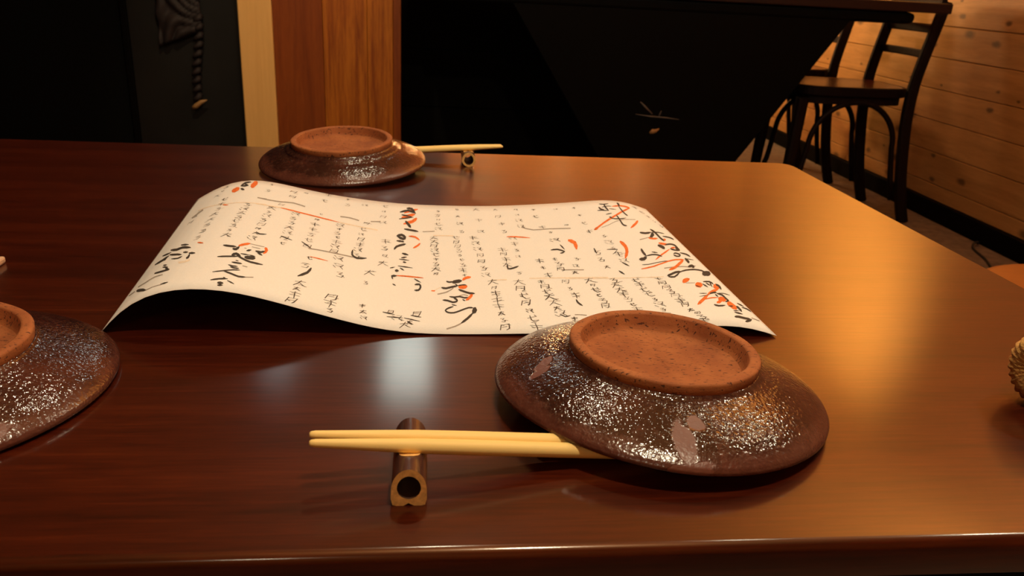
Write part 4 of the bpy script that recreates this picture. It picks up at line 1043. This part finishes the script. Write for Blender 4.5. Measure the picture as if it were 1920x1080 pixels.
('k',[8015,5352,8032,5379,7998,5113,8034,5171,8003,4914,8014,4931]),
('k',[8243,5184,8248,5219,8345,5157,8358,5232,8428,5115,8449,5170,8374,4993,8376,4937,8288,4805,8288,4787]),
('k',[8338,4103,8351,4143,8369,3932,8396,4021,8416,3818,8424,3845]),
('k',[8170,3526,8184,3569,8189,3364,8221,3458,8228,3262,8237,3290]),
('g',[8301,822,8315,879,8392,768,8406,824,8483,713,8497,770]),
]
COLS = [(0.077,0.959,0.0694,0.8653,3.0,0.9),(0.0945,0.7768,0.1005,0.389,8.0,1.0),(0.1481,0.6895,0.146,0.3888,8.0,1.0),(0.1934,0.6909,0.1887,0.3835,8.0,1.0),(0.1697,0.9661,0.1683,0.8827,2.0,0.9),(0.0501,0.7331,0.0484,0.6231,3.0,0.8),(0.2179,0.9276,0.2201,0.8658,2.0,1.0),(0.2429,0.9728,0.2413,0.9259,1.0,1.0),(0.2889,0.983,0.2859,0.9016,2.0,0.9),(0.3303,0.9702,0.3313,0.904,2.0,0.9),(0.3682,0.9555,0.3657,0.9085,1.0,0.8),(0.4093,0.9456,0.4058,0.767,4.0,0.9),(0.2075,0.753,0.2066,0.7389,1.0,0.9),(0.2858,0.7465,0.2854,0.7339,1.0,0.9),(0.3743,0.7384,0.3735,0.7267,1.0,0.9),(0.2391,0.6842,0.2364,0.3893,7.0,1.0),(0.2803,0.6743,0.2768,0.4169,6.0,1.0),(0.3243,0.6691,0.3232,0.4258,7.0,1.0),(0.3316,0.3785,0.3404,0.2642,3.0,1.1),(0.3684,0.6687,0.363,0.4311,6.0,1.0),(0.4139,0.5884,0.409,0.4052,4.0,1.1),(0.2875,0.3286,0.2825,0.2693,2.0,1.1),(0.2819,0.1414,0.2797,0.0301,4.0,1.1),(0.3319,0.1091,0.333,0.0329,3.0,1.2),(0.3803,0.1013,0.3816,0.0371,3.0,1.1),(0.3863,0.3218,0.3832,0.2458,2.0,1.1),(0.4212,0.096,0.4413,0.0358,3.0,1.0),(0.522,0.93,0.5175,0.7422,5.0,0.9),(0.505,0.6538,0.4999,0.3583,9.0,1.0),(0.5646,0.9537,0.5624,0.7202,4.0,0.9),(0.5487,0.6582,0.5471,0.3535,9.0,0.9),(0.6066,0.9561,0.601,0.7216,3.0,0.9),(0.5821,0.6599,0.5857,0.3539,7.0,1.0),(0.4604,0.0991,0.4501,0.0526,2.0,1.0),(0.6498,0.9544,0.6482,0.7201,4.0,0.9),(0.6927,0.9482,0.6876,0.7688,4.0,0.9),(0.7329,0.9392,0.729,0.8621,2.0,0.9),(0.7781,0.9333,0.7785,0.9271,1.0,0.9),(0.8216,0.9311,0.8169,0.6854,4.0,0.9),(0.7302,0.7552,0.73,0.7445,1.0,1.0),(0.779,0.7651,0.784,0.753,1.0,1.0),(0.7379,0.7007,0.7377,0.6904,1.0,1.0),(0.6596,0.6576,0.6541,0.4947,4.0,1.0),(0.6297,0.5544,0.6288,0.4325,4.0,1.0),(0.7397,0.6299,0.7389,0.6154,1.0,1.3),(0.6902,0.4565,0.6916,0.3475,3.0,1.0),(0.7196,0.4647,0.7201,0.3863,3.0,1.0),(0.7571,0.4578,0.7409,0.3592,3.0,1.1),(0.6437,0.3793,0.6432,0.3559,1.0,1.1),(0.5929,0.3049,0.5887,0.0326,8.0,1.1),(0.6353,0.3035,0.636,0.0304,7.0,1.2),(0.6758,0.3004,0.6803,0.0999,7.0,1.2),(0.7153,0.2954,0.7208,0.2067,3.0,1.0),(0.7572,0.2995,0.7589,0.1356,6.0,1.1),(0.6994,0.0769,0.6998,0.068,1.0,1.2),(0.8385,0.633,0.84,0.4245,5.0,1.0),(0.8022,0.4993,0.8022,0.386,3.0,1.0),(0.7963,0.2916,0.8027,0.1055,7.0,1.1),(0.8351,0.2819,0.8423,0.0965,7.0,1.1),(0.8741,0.2831,0.8837,0.0882,8.0,1.1),(0.8893,0.0694,0.8916,0.0282,3.0,1.2),(0.9635,0.9537,0.99,0.7984,5.0,0.9)]
PAPER_YN, PAPER_YF = 0.4403, 0.7275
mn = tag(empty('menu_sheet', (0.02, 0.58, TZ)), 'curling cream paper menu sheet with brush writing in black and orange', 'menu')
NP = len(PN)
def surf(u, v):
    t = min(max(u, 0.0), 1.0) * (NP - 1)
    i = min(int(t), NP - 2)
    f = t - i
    a = [PN[i][c] + (PN[i + 1][c] - PN[i][c]) * f for c in (0, 1)]
    b = [PF[i][c] + (PF[i + 1][c] - PF[i][c]) * f for c in (0, 1)]
    return Vector((a[0] + (b[0] - a[0]) * v, PAPER_YN + (PAPER_YF - PAPER_YN) * v, TZ + 0.0004 + a[1] + (b[1] - a[1]) * v))
def surf_n(u, v):
    e = 0.006
    u0, u1 = max(u - e, 0), min(u + e, 1)
    du = surf(u1, v) - surf(u0, v)
    dv = surf(u, min(v + 0.02, 1)) - surf(u, max(v - 0.02, 0))
    return du.cross(dv).normalized()
vs_, fs_ = [], []
MU, MV = 144, 16
for j in range(MV + 1):
    for i in range(MU + 1):
        vs_.append(surf(i / MU, j / MV))
for j in range(MV):
    for i in range(MU):
        a = j * (MU + 1) + i
        fs_.append((a, a + 1, a + MU + 2, a + MU + 1))
sh = mesh_obj('sheet', vs_, fs_, MAT['paper'], smooth=True)
sm = sh.modifiers.new('thick', 'SOLIDIFY'); sm.thickness = 0.00022; sm.offset = -1
world_child(sh, mn)

ink = {c: ([], []) for c in 'kgops'}
LIFT = {'k': 0.00016, 'g': 0.00011, 'o': 0.00013, 'p': 0.00009, 's': 0.00012}
def put(col, left, right):
    V, F_ = ink[col]
    b0 = len(V)
    m = len(left)
    for (l, r) in zip(left, right):
        for k in range(3):
            t = k / 2
            u, v = l[0] + (r[0] - l[0]) * t, l[1] + (r[1] - l[1]) * t
            V.append(surf(u, v) + surf_n(u, v) * LIFT[col])
    for i in range(m - 1):
        for k in range(2):
            a = b0 + i * 3 + k
            F_.append((a, a + 1, a + 4, a + 3))
def refine(L_, n=3):
    out = []
    for a, b in zip(L_[:-1], L_[1:]):
        for k in range(n):
            t = k / n
            out.append((a[0] + (b[0] - a[0]) * t, a[1] + (b[1] - a[1]) * t))
    out.append(L_[-1])
    return out
for col, d in INK:
    q = [x / 9999.0 for x in d]
    put(col, refine([(q[i], q[i + 1]) for i in range(0, len(q), 4)]), refine([(q[i + 2], q[i + 3]) for i in range(0, len(q), 4)]))
# the small columns of handwriting: a few quick strokes for each character
LU, LVV = 0.424, 0.2872
rg = random.Random(21)
def pen(pts, w):
    P = [Vector(p) for p in pts]
    left, right = [], []
    for i, p in enumerate(P):
        t = (P[min(i + 1, len(P) - 1)] - P[max(i - 1, 0)])
        t = t.normalized() if t.length > 1e-9 else Vector((1, 0))
        nrm = Vector((-t.y, t.x)) * w * (0.6 if i in (0, len(P) - 1) else 1.0)
        left.append(((p.x + nrm.x) / LU, (p.y + nrm.y) / LVV))
        right.append(((p.x - nrm.x) / LU, (p.y - nrm.y) / LVV))
    put('s', left, right)
for (u0, v0, u1, v1, k, sz) in COLS:
    k = int(k)
    A, B = Vector((u0 * LU, v0 * LVV)), Vector((u1 * LU, v1 * LVV))
    pitch = (B - A).length / max(k - 1, 1) if k > 1 else 0.008
    ch_h = min(0.0105, max(0.0055, pitch * 1.0)) * sz
    ch_w = 0.0072 * sz
    for i in range(k):
        c = A + (B - A) * (i / max(k - 1, 1) if k > 1 else 0.5)
        c += Vector((rg.uniform(-0.0006, 0.0006), rg.uniform(-0.0004, 0.0004)))
        wd = rg.uniform(0.00028, 0.00050) * sz
        small = rg.random() < 0.3
        f = 0.6 if small else 1.0
        w_, h_ = ch_w * f / 2, ch_h * f / 2
        tilt = 0.12 + rg.uniform(-0.25, 0.25)
        def P(a, b): return (c.x + a * w_, c.y + b * h_ + a * w_ * tilt)
        kind = rg.randrange(6)
        for _ in range(2):
            a0, b0 = rg.uniform(-0.8, 0.6), rg.uniform(-0.9, 0.9)
            pen([P(a0, b0), P(a0 + rg.uniform(0.3, 0.9), b0 + rg.uniform(-0.5, 0.3))], wd * 0.8)
        j = lambda s=0.15: rg.uniform(-s, s)
        if kind == 0:      # two bars and an upright
            pen([P(-0.9 + j(), 0.5 + j()), P(0.9, 0.55 + j())], wd); pen([P(-0.8, -0.2 + j()), P(0.8, -0.1 + j())], wd); pen([P(j(), 1), P(j(), 0), P(j(), -1)], wd)
        elif kind == 1:    # crossing strokes
            pen([P(-0.8, 0.4), P(0.9, 0.5 + j())], wd); pen([P(0.2, 0.9), P(-0.2, 0), P(-0.9, -0.9)], wd); pen([P(0.0, 0.1), P(0.5, -0.5), P(1.0, -0.9)], wd)
        elif kind == 2:    # half-open frame with bars, written in one go
            pen([P(-0.5, 0.8), P(-0.8 + j(), -0.5 + j())], wd); pen([P(-0.5, 0.6), P(0.8, 0.8), P(0.5 + j(), -0.4), P(0.1, -0.7)], wd * 0.9); pen([P(-0.5, 0.1 + j()), P(0.4, 0.2)], wd * 0.8)
        elif kind == 3:    # flowing hook
            pen([P(-0.6, 0.7), P(0.4, 0.8), P(-0.2, 0.1), P(0.6, -0.1), P(0.3, -0.8), P(-0.6, -0.7)], wd)
        elif kind == 4:    # dots and sweep
            pen([P(-0.8, 0.8), P(-0.4, 0.5)], wd * 1.3); pen([P(-0.9, 0.0), P(-0.4, -0.7)], wd); pen([P(0.0, 0.8), P(0.9, 0.7), P(0.4, -0.1), P(0.9, -0.9)], wd); pen([P(0.1, 0.1), P(0.8, 0.1)], wd)
        else:              # upright with a tail
            pen([P(-0.3, 0.9), P(-0.3, -0.2), P(0.1, -0.8), P(0.8, -0.5)], wd); pen([P(-0.8, 0.3), P(0.7, 0.5)], wd); pen([P(0.4, 0.9), P(0.6, 0.6)], wd)
for col, nm, mt in (('k', 'brush_lettering', 'ink_k'), ('s', 'pen_lettering', 'ink_s'), ('o', 'orange_brush_marks', 'ink_o'), ('g', 'faint_ink_lines', 'ink_g'), ('p', 'pale_orange_lines', 'ink_p')):
    o = mesh_obj(nm, ink[col][0], ink[col][1], MAT[mt])
    bm = bmesh.new(); bm.from_mesh(o.data)
    for f in bm.faces:
        f.normal_update()
        if f.normal.z < 0: f.normal_flip()
    bm.to_mesh(o.data); bm.free()
    world_child(o, mn)
    o['kind'] = 'stuff'

# ------------------------------------------------------------------ things cut off by the picture's border
# upright stand at the left border
ms = tag(empty('menu_stand', (-0.3245, 0.545, TZ)), 'pale upright stand with a flat foot at the left border', 'stand')
box('foot', -0.060, 0.035, -0.012, 0.012, 0.0, 0.005, MAT['menu_stand'], ms, bevel=0.0015)
box('upright', -0.060, 0.026, -0.0025, 0.0025, 0.005, 0.060, MAT['menu_stand'], ms, bevel=0.001)

# ribbed straw-coloured roll at the right border
m, nt, b = new_mat('straw_roll')
v = coords(nt, (1, 1, 1))
f = noise_tex(nt, v, 300, 3)
c = ramp(nt, f, [(0.3, (0.42, 0.19, 0.045)), (0.7, (0.68, 0.38, 0.10))])
nt.links.new(c, b.inputs['Base Color'])
b.inputs['Roughness'].default_value = 0.85
bump(nt, b, noise_tex(nt, v, 700, 2), 0.6, 0.001)
rl = tag(empty('straw_roll', (0.348, 0.350, TZ)), 'ribbed straw-coloured roll cut off by the right border', 'roll')
def rib(rr, z, th):
    return 0.0009 * math.sin(th * 26) * min(1, rr / 0.012) + 0.0004 * noise.noise(Vector((math.cos(th) * 9, math.sin(th) * 9, z * 300))), 0.0
o = lathe('wrapping', [(0.0, 0.004), (0.006, 0.0025), (0.012, 0.0008), (0.0165, 0.0018), (0.0195, 0.005), (0.0210, 0.010), (0.0214, 0.020), (0.0214, 0.085), (0.019, 0.092), (0.010, 0.095), (0.0, 0.094)], m, rl, seg=156, warp=rib)
o.rotation_euler = (0, PI / 2, math.radians(12))
o.location = (-0.022, 0.0, 0.0223)
